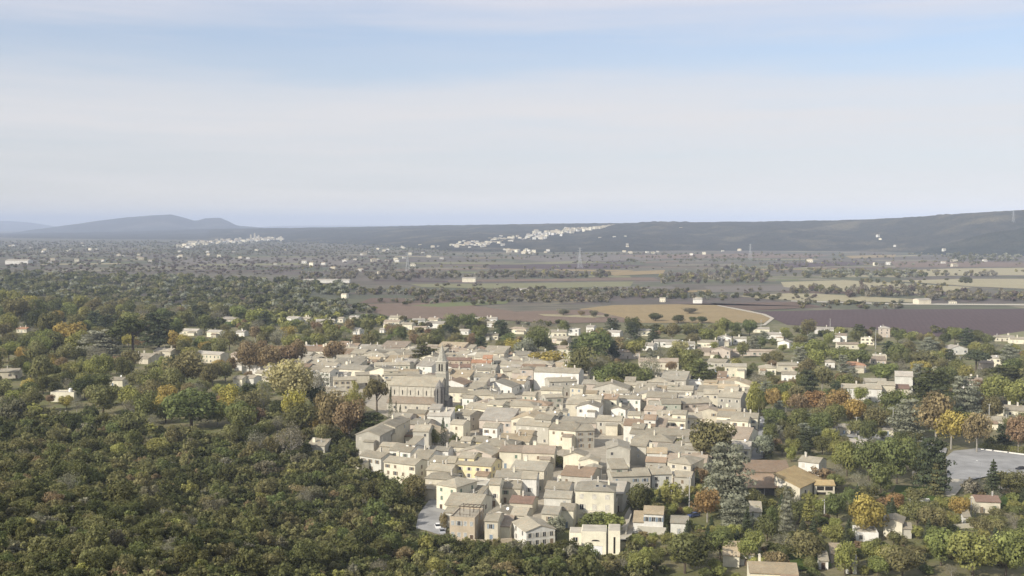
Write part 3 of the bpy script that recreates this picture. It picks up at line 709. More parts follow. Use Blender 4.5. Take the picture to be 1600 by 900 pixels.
# large hall with lean-to and golden wing
P = at0(1196, 763, 3.2)
o = thing('hall', 'hall', None, (P.x, P.y, 0), R(-3), None, 'large hall with brown lean-to roof and golden tan wing')
footprint((P.x, P.y), R(-3), 30, 32)
m = MB()
m.box(-12, 11, 11.0, 29.0, -1, 7.0, 'wall_cream')
m.poly([(11, 11.0, 7.0), (11, 29.0, 7.0), (11, 20, 9.3)], 'wall_cream'); m.poly([(-12, 29.0, 7.0), (-12, 11.0, 7.0), (-12, 20, 9.3)], 'wall_cream')
m.box(-10.5, 4.9, 3.0, 10.997, -1, 3.6, 'dark_shade_stone'); m.build('wall', o)
m = MB(); e = 0.25
m.solid([(-12.4, 10.4, 7.07), (11.4, 10.4, 7.07), (11.4, 20, 9.55), (-12.4, 20, 9.55)], 0.22, 'browntan')
m.solid([(-12.4, 20, 9.55), (11.4, 20, 9.55), (11.4, 29.6, 7.07), (-12.4, 29.6, 7.07)], 0.22, 'browntan'); m.build('roof', o)
m = MB(); m.solid([(-11, 0, 3.4), (5.0, 0, 3.4), (5.0, 10.95, 6.35), (-11, 10.95, 6.35)], 0.22, 'browntan'); m.build('lean_to_roof', o)
m = MB()
for x in (-10.8, -5.5, -0.3, 4.8): m.bar((x, 0.3, -1), (x, 0.3, 3.2), 0.14, 'concrete')
m.build('lean_to_posts' if False else 'porch_frame', o)
q = at0(1250, 762, 4.5)
wng = MB(); wd, wl = 10.0, 18.0
th = R(-38); c_, s_ = math.cos(th), math.sin(th)
inv = R(3)
def loc2(x, y):
    wx = q.x + c_ * x - s_ * y - P.x; wy = q.y + s_ * x + c_ * y - P.y
    return (wx * math.cos(inv) - wy * math.sin(inv), wx * math.sin(inv) + wy * math.cos(inv))
cs = [loc2(-wd, 0), loc2(0, 0), loc2(0, wl), loc2(-wd, wl)]; zz = [7.9, 4.5, 4.5, 7.9]
for i in range(4):
    j = (i + 1) % 4
    wng.poly([(cs[i][0], cs[i][1], -1), (cs[j][0], cs[j][1], -1), (cs[j][0], cs[j][1], zz[j]), (cs[i][0], cs[i][1], zz[i])], 'wall_beige')
wng.build('wing_wall', o)
cs = [loc2(-wd - .2, -.5), loc2(.6, -.5), loc2(.6, wl + .5), loc2(-wd - .2, wl + .5)]
m = MB(); m.solid([(c[0], c[1], z + 0.25) for c, z in zip(cs, [7.97, 4.3, 4.3, 7.97])], 0.25, 'golden'); m.build('wing_roof', o)
x, y = loc2(-7.5, -0.02); child('window', WIN_CLOSED[2], o, (x, y, 3.0), th + inv, (1.6, 1, 1.8))
x, y = loc2(0.02, 5.0); child('window', WIN_OPEN[5], o, (x, y, 1.2), th + inv + math.pi / 2, (1.3, 1, 1.0))
FOOT.append((q.x + 8, q.y + 10, 8, 12, 1, 0))
o = hp(1273, 1304, 758, 3.6, 7, -6, 'g', 'beige', 'golden', name='shed', group=None, desc='low open shed with dark bays beside the golden hall wing', chim=0, dish=False, detail=False)
m = MB(); m.box(-2.8, -0.2, -0.03, 0.05, 1.6, 3.1, 'opening'); m.box(0.2, 3.0, -0.03, 0.05, 1.6, 3.1, 'opening'); m.box(-2.9, 0.5, -0.03, 0.05, -0.5, 0.9, 'opening'); m.build('opening', o)

# long white farmhouse on the east side with grey barns behind
o = hp(1318, 1376, 607, 7.6, 11, -12, 'g', 'white', 'tan', name='farmhouse', desc='long white two-storey farmhouse among trees', group=None, front=(2, 5), closed=0.3, chim=1, dish=False)
hp(1377, 1420, 607, 7.0, 11, -12, 'g', 'beige', 'brownroof', name='barn', cat='barn', desc='brown-roofed stone barn attached to the white farmhouse', group=None, chim=0, dish=True, detail=False)
hp(1374, 1398, 602, 9, 10, -12, 'g', 'beige', 'tan', name='barn', cat='barn', desc='beige barn behind the white farmhouse', group=None, chim=0, dish=False, detail=False)
hp(1400, 1425, 588, 10, 14, -18, 'g', 'pale', 'paleroof', name='barn', cat='barn', desc='tall pale grey barn behind the brown-roofed barn', group=None, chim=0, dish=False, detail=False)
hp(1352, 1384, 597, 6, 10, -12, 'g', 'grey', 'greytan', name='barn', cat='barn', desc='low grey barn behind the white farmhouse', group=None, chim=0, dish=False, detail=False)
hp(1250, 1277, 722, 5.5, 9, -35, 'g', 'white', 'tan', name='villa', group='villas around the village', desc='white gabled villa behind the golden hall wing', chim=2, dish=False)
hp(1314, 1352, 571, 4.6, 11, -10, 'h', 'white', 'orange', name='villa', group='villas around the village', desc='white villa with bright orange hipped roof', chim=1, dish=False)
hp(859, 897, 545, 6.0, 11, -10, 'h', 'cream', 'pinkroof', name='villa', group='villas around the village', desc='cream villa with brownish hipped roof and two chimneys', chim=2, dish=False, front=(2, 4))
o = hp(286, 348, 553, 6.5, 10, -24, 'g', 'beige', 'paleroof', name='villa', group='villas around the village', desc='long pale-roofed building behind the round oaks', chim=0, dish=False)

# ------------------------------------------------------------------ villas round the village
VL = [
 (1133, 1166, 573, 7.5, 10, -10, 'g', 'cream', 'greytan'), (1106, 1132, 566, 7, 11, -30, 'g', 'grey', 'tan'), (947, 1000, 550, 5, 9, -4, 'g', 'pink', 'pinkroof'),
 (998, 1060, 566, 5, 14, -6, 'g', 'beige', 'pinkroof'), (1030, 1068, 584, 4.5, 8, -8, 'g', 'beige', 'pinkroof'), (1022, 1062, 534, 4.5, 9, -8, 'g', 'white', 'paleroof'),
 (1002, 1020, 540, 4, 12, -25, 'g', 'white', 'paleroof'), (1064, 1086, 537, 4.5, 9, -6, 'g', 'pale', 'greytan'), (1090, 1120, 535, 5, 10, -18, 'g', 'cream', 'tan'),
 (1121, 1142, 528, 6.5, 9, -15, 'G', 'white', 'paleroof'), (1146, 1166, 529, 5, 8, -12, 'g', 'white', 'greytan'), (1090, 1112, 547, 4, 9, -15, 'g', 'pink', 'pinkroof'),
 (1112, 1140, 548, 5.5, 12, -20, 'G', 'pink', 'pinkroof'), (1140, 1212, 549, 3.5, 7, -4, 'g', 'pink', 'pinkroof'), (996, 1018, 517, 4.5, 9, -12, 'g', 'cream', 'paleroof'),
 (948, 968, 519, 4, 9, -25, 'g', 'white', 'paleroof'), (1178, 1202, 514, 3.5, 8, -8, 'g', 'cream', 'paleroof'), (1198, 1228, 523, 5, 10, -20, 'g', 'white', 'paleroof'),
 (1216, 1232, 535, 4.5, 10, -30, 'G', 'white', 'paleroof'), (1270, 1302, 514, 4.5, 9, -10, 'g', 'white', 'paleroof'), (1302, 1322, 524, 5.5, 9, -20, 'g', 'white', 'pinkroof'),
 (1309, 1342, 538, 4, 8, -6, 'g', 'cream', 'pinkroof'), (1346, 1365, 528, 6, 9, -20, 'f', 'cream', 'pale_gravel'), (1374, 1390, 513, 8, 9, -15, 'h', 'pink', 'paleroof'),
 (1366, 1385, 555, 4, 9, -12, 'f', 'beige', 'pale_gravel'), (1362, 1384, 563, 3, 8, -12, 's', 'pink', 'pinkroof'), (1290, 1304, 566, 4, 10, -15, 'h', 'white', 'tan'),
 (1483, 1514, 545, 4.5, 10, 14, 'G', 'white', 'paleroof'), (1532, 1552, 568, 4.5, 9, -15, 'g', 'pink', 'pinkroof'), (1546, 1572, 560, 6, 10, -15, 'h', 'cream', 'paleroof'),
 (1506, 1534, 595, 5, 9, -14, 'g', 'white', 'pinkroof'), (1574, 1612, 642, 5.5, 12, -18, 'g', 'cream', 'tan'), (1538, 1580, 657, 4, 8, -10, 'g', 'beige', 'tan'),
 (1186, 1212, 575, 4.5, 10, -14, 'h', 'cream', 'tan'), (1216, 1256, 571, 4.5, 9, -5, 'g', 'beige', 'tan'), (1222, 1244, 585, 4.5, 9, -12, 'g', 'white', 'tan'),
 (1447, 1462, 570, 4, 9, -25, 'g', 'cream', 'sand'), (795, 822, 514, 4.5, 9, -14, 'h', 'cream', 'pinkroof'), (857, 885, 519, 5, 11, -10, 'g', 'cream', 'tan'),
 (862, 886, 529, 4, 10, -25, 'g', 'pink', 'tan'), (888, 904, 514, 6, 9, -15, 'f', 'white', 'pale_gravel'), (916, 928, 511, 5, 9, -20, 'g', 'white', 'paleroof'),
 (735, 776, 498, 4, 9, -8, 'g', 'white', 'paleroof'), (760, 772, 505, 4, 9, -15, 'g', 'white', 'tan'), (717, 732, 517, 3.5, 8, -15, 'g', 'white', 'paleroof'), (757, 778, 524, 4, 8, -8, 'g', 'cream', 'tan'),
 (584, 597, 500, 4.5, 9, -15, 'g', 'cream', 'tan'), (599, 624, 503, 5.5, 10, -15, 'g', 'cream', 'pinkroof'), (625, 644, 507, 5, 10, -15, 'g', 'cream', 'tan'), (608, 632, 496, 5, 9, -12, 'g', 'cream', 'tan'),
 (646, 664, 500, 4.5, 9, 12, 'g', 'white', 'paleroof'), (664, 694, 505, 5, 10, -12, 'g', 'white', 'paleroof'), (645, 666, 512, 3.5, 7, -8, 'g', 'cream', 'pinkroof'), (668, 684, 499, 5, 9, -18, 'g', 'cream', 'pinkroof'),
 (447, 466, 497, 5, 9, -20, 'g', 'white', 'paleroof'), (468, 484, 498, 4, 9, -12, 'g', 'cream', 'tan'), (495, 523, 502, 4.5, 11, 14, 'g', 'cream', 'paleroof'), (523, 536, 498, 4, 9, -10, 'g', 'cream', 'tan'),
 (545, 560, 496, 4, 9, -10, 'g', 'cream', 'paleroof'), (551, 562, 515, 4.5, 9, -18, 'g', 'white', 'paleroof'), (418, 436, 499, 4, 10, -12, 'h', 'beige', 'tan'), (593, 600, 515, 3, 7, -10, 'g', 'white', 'paleroof'),
 (345, 370, 499, 3, 8, -6, 's', 'beige', 'paleroof'), (279, 309, 517, 4, 10, -14, 'g', 'cream', 'paleroof'), (322, 344, 519, 4.5, 10, -18, 'g', 'cream', 'paleroof'), (368, 382, 519, 4, 9, -12, 'g', 'white', 'paleroof'),
 (206, 238, 557, 5, 11, -14, 'g', 'beige', 'tan'), (238, 268, 549, 5, 12, -18, 'g', 'beige', 'tan'), (-6, 28, 581, 4.5, 10, 12, 'g', 'beige', 'tan'), (25, 42, 514, 3.5, 8, -10, 'g', 'cream', 'orange'),
 (170, 192, 594, 4, 9, -10, 'g', 'cream', 'tan'), (474, 512, 544, 5, 11, -14, 'h', 'pink', 'orange'), (360, 372, 554, 4.5, 9, -15, 'g', 'pink', 'pinkroof'), (366, 378, 570, 4, 8, -10, 'g', 'white', 'tan'),
 (479, 508, 696, 3.2, 7, -14, 's', 'grey', 'tan'), (1556, 1584, 527, 3.5, 8, -8, 'g', 'cream', 'tan'), (1130, 1155, 868, 3.4, 8, -12, 's', 'cream', 'sand'), (1156, 1178, 866, 3.4, 7, -8, 'g', 'white', 'pinkroof'),
 (1299, 1316, 866, 2.6, 6, -10, 's', 'pink', 'sand'), (1338, 1372, 832, 3.0, 8, -10, 'f', 'white', 'pale_gravel'), (1382, 1408, 816, 5, 8, -25, 'G', 'cream', 'tan'), (1410, 1424, 826, 3.2, 7, -15, 'g', 'grey', 'tan'),
 (1526, 1562, 784, 4, 8, -10, 'g', 'beige', 'brownroof'), (1172, 1246, 896, 4.5, 10, -8, 'g', 'cream', 'sand'), (1328, 1352, 694, 3.5, 9, -18, 'g', 'cream', 'paleroof'), (1310, 1328, 668, 3.5, 8, -20, 'h', 'beige', 'greytan'),
 (1380, 1396, 671, 3, 6, -14, 'g', 'cream', 'paleroof'), (1172, 1190, 800, 5, 7, -10, 's', 'white', 'tan'), (1140, 1152, 806, 4, 7, -10, 'g', 'cream', 'tan'), (1280, 1294, 876, 2.6, 5, -10, 's', 'white', 'tan'),
 (1322, 1338, 882, 2.8, 5, -15, 's', 'pale', 'paleroof'), (1506, 1516, 808, 2.6, 5, -12, 's', 'white', 'tan'), (1580, 1606, 530, 4, 9, -12, 'g', 'cream', 'tan'), (1590, 1606, 620, 4, 8, -12, 'g', 'cream', 'tan'),
]
for q in VL:
    o = hp(*q, name='villa', group='villas around the village', wscale=1.0)
# cream flat-roofed house among the trees on the west side
o = hp(78, 116, 613, 5.5, 9, -4, 'f', 'cream', 'pale_gravel', name='villa', group='villas around the village', desc='cream flat-roofed house with white tank on its roof among trees', chim=0, dish=False, front=(1, 3))
m = MB(); m.prism([(2.6 + 1.1 * math.cos(i * math.pi / 5), 5 + 1.1 * math.sin(i * math.pi / 5)) for i in range(10)], 5.16, 6.8, 'white_paint'); m.prism([(2.6 + 1.1 * math.cos(i * math.pi / 5), 5 + 1.1 * math.sin(i * math.pi / 5)) for i in range(10)], 6.803, 7.3, 'white_paint', 0.5); m.build('water_tank', o)

# ------------------------------------------------------------------ the remaining roofs of the old village, street by street
VPOLY = [(372, 592), (415, 574), (500, 553), (620, 557), (700, 560), (780, 556), (862, 566), (915, 580), (925, 615), (1010, 598), (1150, 606), (1168, 640), (1172, 700), (1110, 745), (1050, 770),
         (985, 770), (955, 800), (890, 815), (850, 842), (700, 842), (690, 790), (668, 752), (560, 735), (553, 700), (600, 668), (612, 655), (560, 628), (500, 612), (440, 604)]
VGAP = [ # squares, gardens and trees inside the village (pixel ellipses)
 (690, 690, 30, 16), (985, 668, 22, 14), (865, 716, 26, 8), (1110, 690, 50, 30), (545, 640, 60, 26), (845, 612, 10, 10), (725, 650, 12, 6), (1000, 780, 30, 18), (780, 560, 12, 6), (430, 620, 60, 22), (577, 625, 34, 24), (655, 655, 52, 24)]
def street_lane(x, y):      # the dark lane running away from the camera
    return abs(x - (60 + (y - 430) * 0.02) * 1.0 + 26) < 0
lane_a, lane_b = at0(947, 765), at0(934, 690)
def near_lane(x, y):
    t = (y - lane_a.y) / (lane_b.y - lane_a.y)
    if t < -0.1 or t > 1.25: return False
    return abs(x - (lane_a.x + (lane_b.x - lane_a.x) * t)) < 2.2
mid = (lane_a + lane_b) / 2; dl = lane_b - lane_a
FOOT.append((mid.x, mid.y, 2.8, dl.length / 2 + 6, dl.y / dl.length, -dl.x / dl.length))
th0 = R(-16); ca, sa = math.cos(th0), math.sin(th0)
nfill = 0
vfill = -60.0
while vfill < 620:
    dep = rnd.uniform(11.5, 16)
    u = -360.0
    while u < 260:
        w = rnd.uniform(10.5, 21.5)
        cu, cv = u + w / 2, vfill
        x = ca * cu - sa * cv + 0; y = sa * cu + ca * cv + 330
        u += w + (0.15 if rnd.random() < 0.8 else rnd.uniform(1, 3))
        if y < 300: continue
        dd = dep * rnd.uniform(0.85, 1.05)
        px, py = proj((x, y, 0)); cxm, cym = x - sa * dd / 2, y + ca * dd / 2
        if not bool(inside(VPOLY, np.array([px]), np.array([py]))[0]): continue
        if any(((px - a) / c) ** 2 + ((py - b) / e) ** 2 < 1 for a, b, c, e in VGAP): continue
        if near_lane(cxm, cym) or near_lane(cxm - w / 2, cym) or near_lane(cxm + w / 2, cym): continue
        hit = False
        for i in range(8):
            for j in range(5):
                lx = -w / 2 + w * (i + 0.15) / 7.3; ly = dd * (j + 0.15) / 4.3
                if in_foot(x + ca * lx - sa * ly, y + sa * lx + ca * ly, -0.4): hit = True; break
            if hit: break
        if hit:
            if rnd.random() < .3: continue
            # try a narrow one in the gap
            w2 = w * 0.55; ok = True
            for i in range(4):
                for j in range(3):
                    lx = -w2 / 2 + w2 * i / 3; ly = dd * 0.6 * j / 2 + 1
                    if in_foot(x + ca * lx - sa * ly, y + sa * lx + ca * ly, -0.3): ok = False
            if not ok: continue
            w, dd = w2, dd * 0.6
        wl = rnd.choice(['grey', 'beige', 'beige', 'cream', 'cream', 'pale', 'pink', 'white', 'grey'])
        rc = rnd.choice(['tan', 'tan', 'tan', 'greytan', 'pinkroof', 'sand', 'tan', 'greytan', 'browntan', 'tan', 'paleroof'])
        rf = rnd.choice(['g', 'g', 'g', 'g', 'G', 's', 'h'])
        if rf == 'h' and min(w, dd) < 7: rf = 'g'
        house((x, y, 0), math.degrees(th0) + rnd.uniform(-4, 4), w, dd, rnd.uniform(4.6, 8.0), rf, wl, rc)
        nfill += 1
    vfill += dep + (0.2 if rnd.random() < 0.5 else rnd.uniform(1.2, 3.2))
print('fill houses', nfill, 'village', len(FOOT))

# ------------------------------------------------------------------ trees
def ell_cards(lobes, size, seed, jit=0.7, flat=0.0):
    """Small leaf quads over the surfaces of ellipsoid lobes: vertices (n,4,3) and a tint per quad."""
    g = np.random.default_rng(seed); V = []; T = []
    for (cx, cy, cz, rx, ry, rz, n, t) in lobes:
        d = g.normal(size=(n, 3)); d /= np.linalg.norm(d, axis=1)[:, None]
        k = g.uniform(0.62, 1.08, n) ** 0.6
        p = d * np.array([rx, ry, rz]) * k[:, None] + np.array([cx, cy, cz])
        nr = d / np.array([rx, ry, rz]); nr /= np.linalg.norm(nr, axis=1)[:, None]
        nr = nr * (1 - flat) + np.array([0, 0, 1.0]) * flat + g.normal(size=(n, 3)) * jit * 0.42; nr /= np.linalg.norm(nr, axis=1)[:, None]
        a = np.cross(nr, g.normal(size=(n, 3))); a /= np.linalg.norm(a, axis=1)[:, None] + 1e-9
        b = np.cross(nr, a)
        s = size * g.uniform(0.55, 1.35, n)[:, None]
        e = g.uniform(0.6, 1.0, n)[:, None]
        V.append(np.stack([p - a * s - b * s * e * .3, p + a * s * .2 - b * s * e, p + a * s + b * s * e * .3, p - a * s * .2 + b * s * e], axis=1) )
        T.append(np.clip(t + g.normal(size=n) * 0.10, 0, 1))
    return np.concatenate(V), np.concatenate(T)

def lobes_round(g, n=15, total=2300, zc=0.60, rz=0.40, squash=1.0, tintvar=0.18, base=0.0):
    L_ = []
    for i in range(n):
        d = g.normal(size=3); d /= np.linalg.norm(d)
        k = g.uniform(0.45, 0.80)
        c = np.array([d[0] * 0.5 * k, d[1] * 0.5 * k, zc + d[2] * rz * k])
        r = g.uniform(0.16, 0.27)
        L_.append((c[0], c[1], max(c[2], base + r * 0.7), r, r, r * g.uniform(0.75, 1.0) * squash, int(total / n), 0.42 + g.normal() * tintvar))
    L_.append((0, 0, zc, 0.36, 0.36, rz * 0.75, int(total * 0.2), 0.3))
    return L_
def variant(kind, seed, q=1.0):
    g = np.random.default_rng(seed)
    if kind == 'round': return ell_cards(lobes_round(g, 16, int(2500 * q)), 0.030 / q ** 0.5, seed)
    if kind == 'plane': return ell_cards(lobes_round(g, 20, int(2300 * q), 0.64, 0.36, 1.0, 0.2), 0.031 / q ** 0.5, seed, 0.9)
    if kind == 'bush':
        L_ = lobes_round(g, 9, int(1000 * q), 0.44, 0.50, 1.0, 0.2, 0.0)
        for i in range(16):
            d = g.normal(size=3); d[2] = abs(d[2]) * .9 + .1; d /= np.linalg.norm(d); k = g.uniform(.75, 1.08); r = g.uniform(.07, .14)
            L_.append((d[0] * .46 * k, d[1] * .46 * k, .36 + d[2] * .52 * k, r, r, r * 1.1, int(1000 * q / 16), .45 + g.normal() * .2))
        return ell_cards(L_, 0.034 / q ** 0.5, seed, 0.9)
    if kind == 'poplar':
        L_ = [(g.normal() * .12, g.normal() * .12, 0.15 + 0.8 * (i + .5) / 14, .33 * math.sin(math.pi * (0.12 + .8 * (i + .5) / 14)) + .06, .33 * math.sin(math.pi * (0.12 + .8 * (i + .5) / 14)) + .06, .09, int(1900 * q / 14), .45 + g.normal() * .15) for i in range(14)]
        return ell_cards(L_, 0.030 / q ** 0.5, seed, 0.9)
    if kind == 'cypress':
        L_ = [(g.normal() * .03, g.normal() * .03, 0.05 + 0.92 * (i + .5) / 16, .46 * (1 - ((i + .5) / 16) ** 1.7) + .05, .46 * (1 - ((i + .5) / 16) ** 1.7) + .05, .06, int(1500 * q / 16), .4 + g.normal() * .1) for i in range(16)]
        return ell_cards(L_, 0.028 / q ** 0.5, seed, 0.6)
    if kind == 'conifer':
        L_ = []
        for i in range(11):
            z = 0.10 + 0.86 * i / 10.5; r = 0.47 * (1 - (z - .06) / .96) ** 0.85 + .02; nb = 7 if i < 7 else 4
            for k in range(nb):
                a = 2 * math.pi * (k + g.random() * .8) / nb; rr = r * g.uniform(.45, .75)
                L_.append((math.cos(a) * rr, math.sin(a) * rr, z - rr * .12, r * .42 + .02, r * .42 + .02, .028, int(3600 * q / 66), .42 + g.normal() * .16))
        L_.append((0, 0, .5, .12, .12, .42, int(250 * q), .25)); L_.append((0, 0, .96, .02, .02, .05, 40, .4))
        return ell_cards(L_, 0.026 / q ** 0.5, seed, 0.5, 0.1)
    if kind == 'cedar':
        L_ = []
        for i in range(9):
            z = 0.16 + 0.80 * i / 8.4; r = 0.50 * (1 - ((z - .1) / .95) ** 3.2) ** 0.5 * g.uniform(.8, 1.05) + .03; nb = int(8 - i * .55)
            for k in range(max(nb, 3)):
                a = 2 * math.pi * (k + g.random()) / max(nb, 3); rr = r * g.uniform(.4, .85)
                L_.append((math.cos(a) * rr, math.sin(a) * rr, z + g.normal() * .018, r * g.uniform(.36, .58), r * g.uniform(.36, .58), .045, int(5200 * q / 52), .42 + g.normal() * .17))
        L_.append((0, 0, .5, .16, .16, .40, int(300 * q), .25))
        return ell_cards(L_, 0.029 / q ** 0.5, seed, 0.5, 0.08)
    if kind == 'pine':
        L_ = []
        for i in range(18):
            a = g.uniform(0, 2 * math.pi); rr = .36 * math.sqrt(g.random()); zz = .80 - .55 * rr ** 2 * 3 + g.normal() * .04
            L_.append((math.cos(a) * rr, math.sin(a) * rr, zz, .17, .17, .11, int(2200 * q / 18), .42 + g.normal() * .16))
        return ell_cards(L_, 0.028 / q ** 0.5, seed, 0.7)
    if kind == 'bare':
        return ell_cards(lobes_round(g, 18, int(1500 * q), 0.6, 0.40, 1.0, 0.2), 0.017, seed, 1.2)
TRUNK = {'round': (.45, .030), 'plane': (.52, .032), 'bush': (.3, .03), 'poplar': (.5, .035), 'cypress': (.3, .05), 'conifer': (.95, .035), 'cedar': (.9, .045), 'pine': (.78, .035), 'bare': (.5, .03)}

def cards_mesh(name, V, T, mat, midx=None, mats=None):
    me = bpy.data.meshes.new(name); n = len(V)
    me.vertices.add(n * 4); me.vertices.foreach_set('co', V.reshape(-1).astype(np.float32))
    me.loops.add(n * 4); me.loops.foreach_set('vertex_index', np.arange(n * 4, dtype=np.int32))
    me.polygons.add(n); me.polygons.foreach_set('loop_start', np.arange(0, n * 4, 4, dtype=np.int32))
    try: me.polygons.foreach_set('loop_total', np.full(n, 4, dtype=np.int32))
    except Exception: pass
    for m in (mats or [mat]): me.materials.append(MATS[m])
    if midx is not None: me.polygons.foreach_set('material_index', midx.astype(np.int32))
    at_ = me.attributes.new('tint', 'FLOAT', 'FACE'); at_.data.foreach_set('value', T.astype(np.float32))
    me.update(calc_edges=True)
    return me
def trunk_mesh(kind, seed):
    r_ = random.Random(seed); hgt, rad = TRUNK[kind]; m = MB(); bk = 'pale_bark' if kind in ('plane', 'poplar', 'bare') else 'bark'
    m.bar((0, 0, -0.06), (0, 0, hgt * .55), rad, bk, 6, rad * .75); m.bar((0, 0, hgt * .55), (r_.uniform(-.03, .03), r_.uniform(-.03, .03), hgt), rad * .75, bk, 6, rad * .35)
    if kind in ('round', 'plane', 'bare', 'pine', 'bush'):
        for k in range(7 if kind == 'bare' else 5):
            a = r_.uniform(0, 6.28); z0 = hgt * r_.uniform(.55, .95); l = r_.uniform(.22, .4)
            m.bar((0, 0, z0), (math.cos(a) * l, math.sin(a) * l, z0 + l * r_.uniform(.5, 1.0)), rad * .5, bk, 4, rad * .15)
    return m.mesh('trunk')
NVAR = {'round': 6, 'plane': 5, 'bush': 6, 'poplar': 2, 'cypress': 2, 'conifer': 3, 'cedar': 4, 'pine': 3, 'bare': 3}
CROWN = {}; TRK = {}
for k, n in NVAR.items():
    for i in range(n):
        V_, T_ = variant(k, 100 * len(CROWN) + 17)
        CROWN[k, i] = cards_mesh('crown', V_, T_, 'leaf_green'); TRK[k, i] = trunk_mesh(k, i)
KNAME = {'round': 'broadleaf_tree', 'plane': 'plane_tree', 'bush': 'shrub', 'poplar': 'poplar_tree', 'cypress': 'cypress_tree', 'conifer': 'fir_tree', 'cedar': 'cedar_tree', 'pine': 'umbrella_pine', 'bare': 'bare_tree'}
KWORD = {'round': 'round-crowned tree', 'plane': 'tall broadleaf tree', 'bush': 'bush', 'poplar': 'narrow upright tree', 'cypress': 'slim cypress', 'conifer': 'pointed fir', 'cedar': 'layered cedar', 'pine': 'umbrella pine', 'bare': 'half-bare tree'}
TREES = []
def tree(kind, leaf, loc, w, h, desc=None, group=None, label=None, name=None):
    if name is None and kind == 'round' and leaf in ('dark', 'oak'): name = 'evergreen_oak'
    if name is None and kind == 'round' and leaf in ('bright', 'lime'): name = 'garden_tree'
    i = rnd.randrange(NVAR[kind])
    if desc: label = desc
    if desc is None: desc = '%s %s' % (LEAVES[leaf][1], KWORD[kind])
    o = thing(name or KNAME[kind], 'shrub' if kind == 'bush' else 'tree', desc, loc, rnd.uniform(0, 6.28), group or 'trees in and around the village', label)
    c = child('crown', CROWN[kind, i], o, scale=(w, w, h)); c.material_slots[0].link = 'OBJECT'; c.material_slots[0].material = MATS['leaf_' + leaf]
    child('trunk', TRK[kind, i], o, scale=(w, w, h))
    TREES.append((loc[0], loc[1], w))
    return o
def tp(kind, leaf, x0, x1, yt, yb, **kw):
    """A tree whose crown spans x0 to x1 and whose top and foot are at pixel rows yt and yb."""
    xc = (x0 + x1) / 2
    p = at(xc, yb) if xc < 1000 else at0(xc, yb)
    d = ray(xc, yt); t = p.y / d[1]; h = CAMZ + d[2] * t - p.z
    w = (x1 - x0) / F * p.y
    return tree(kind, leaf, p, w, max(h, 1.5), **kw)

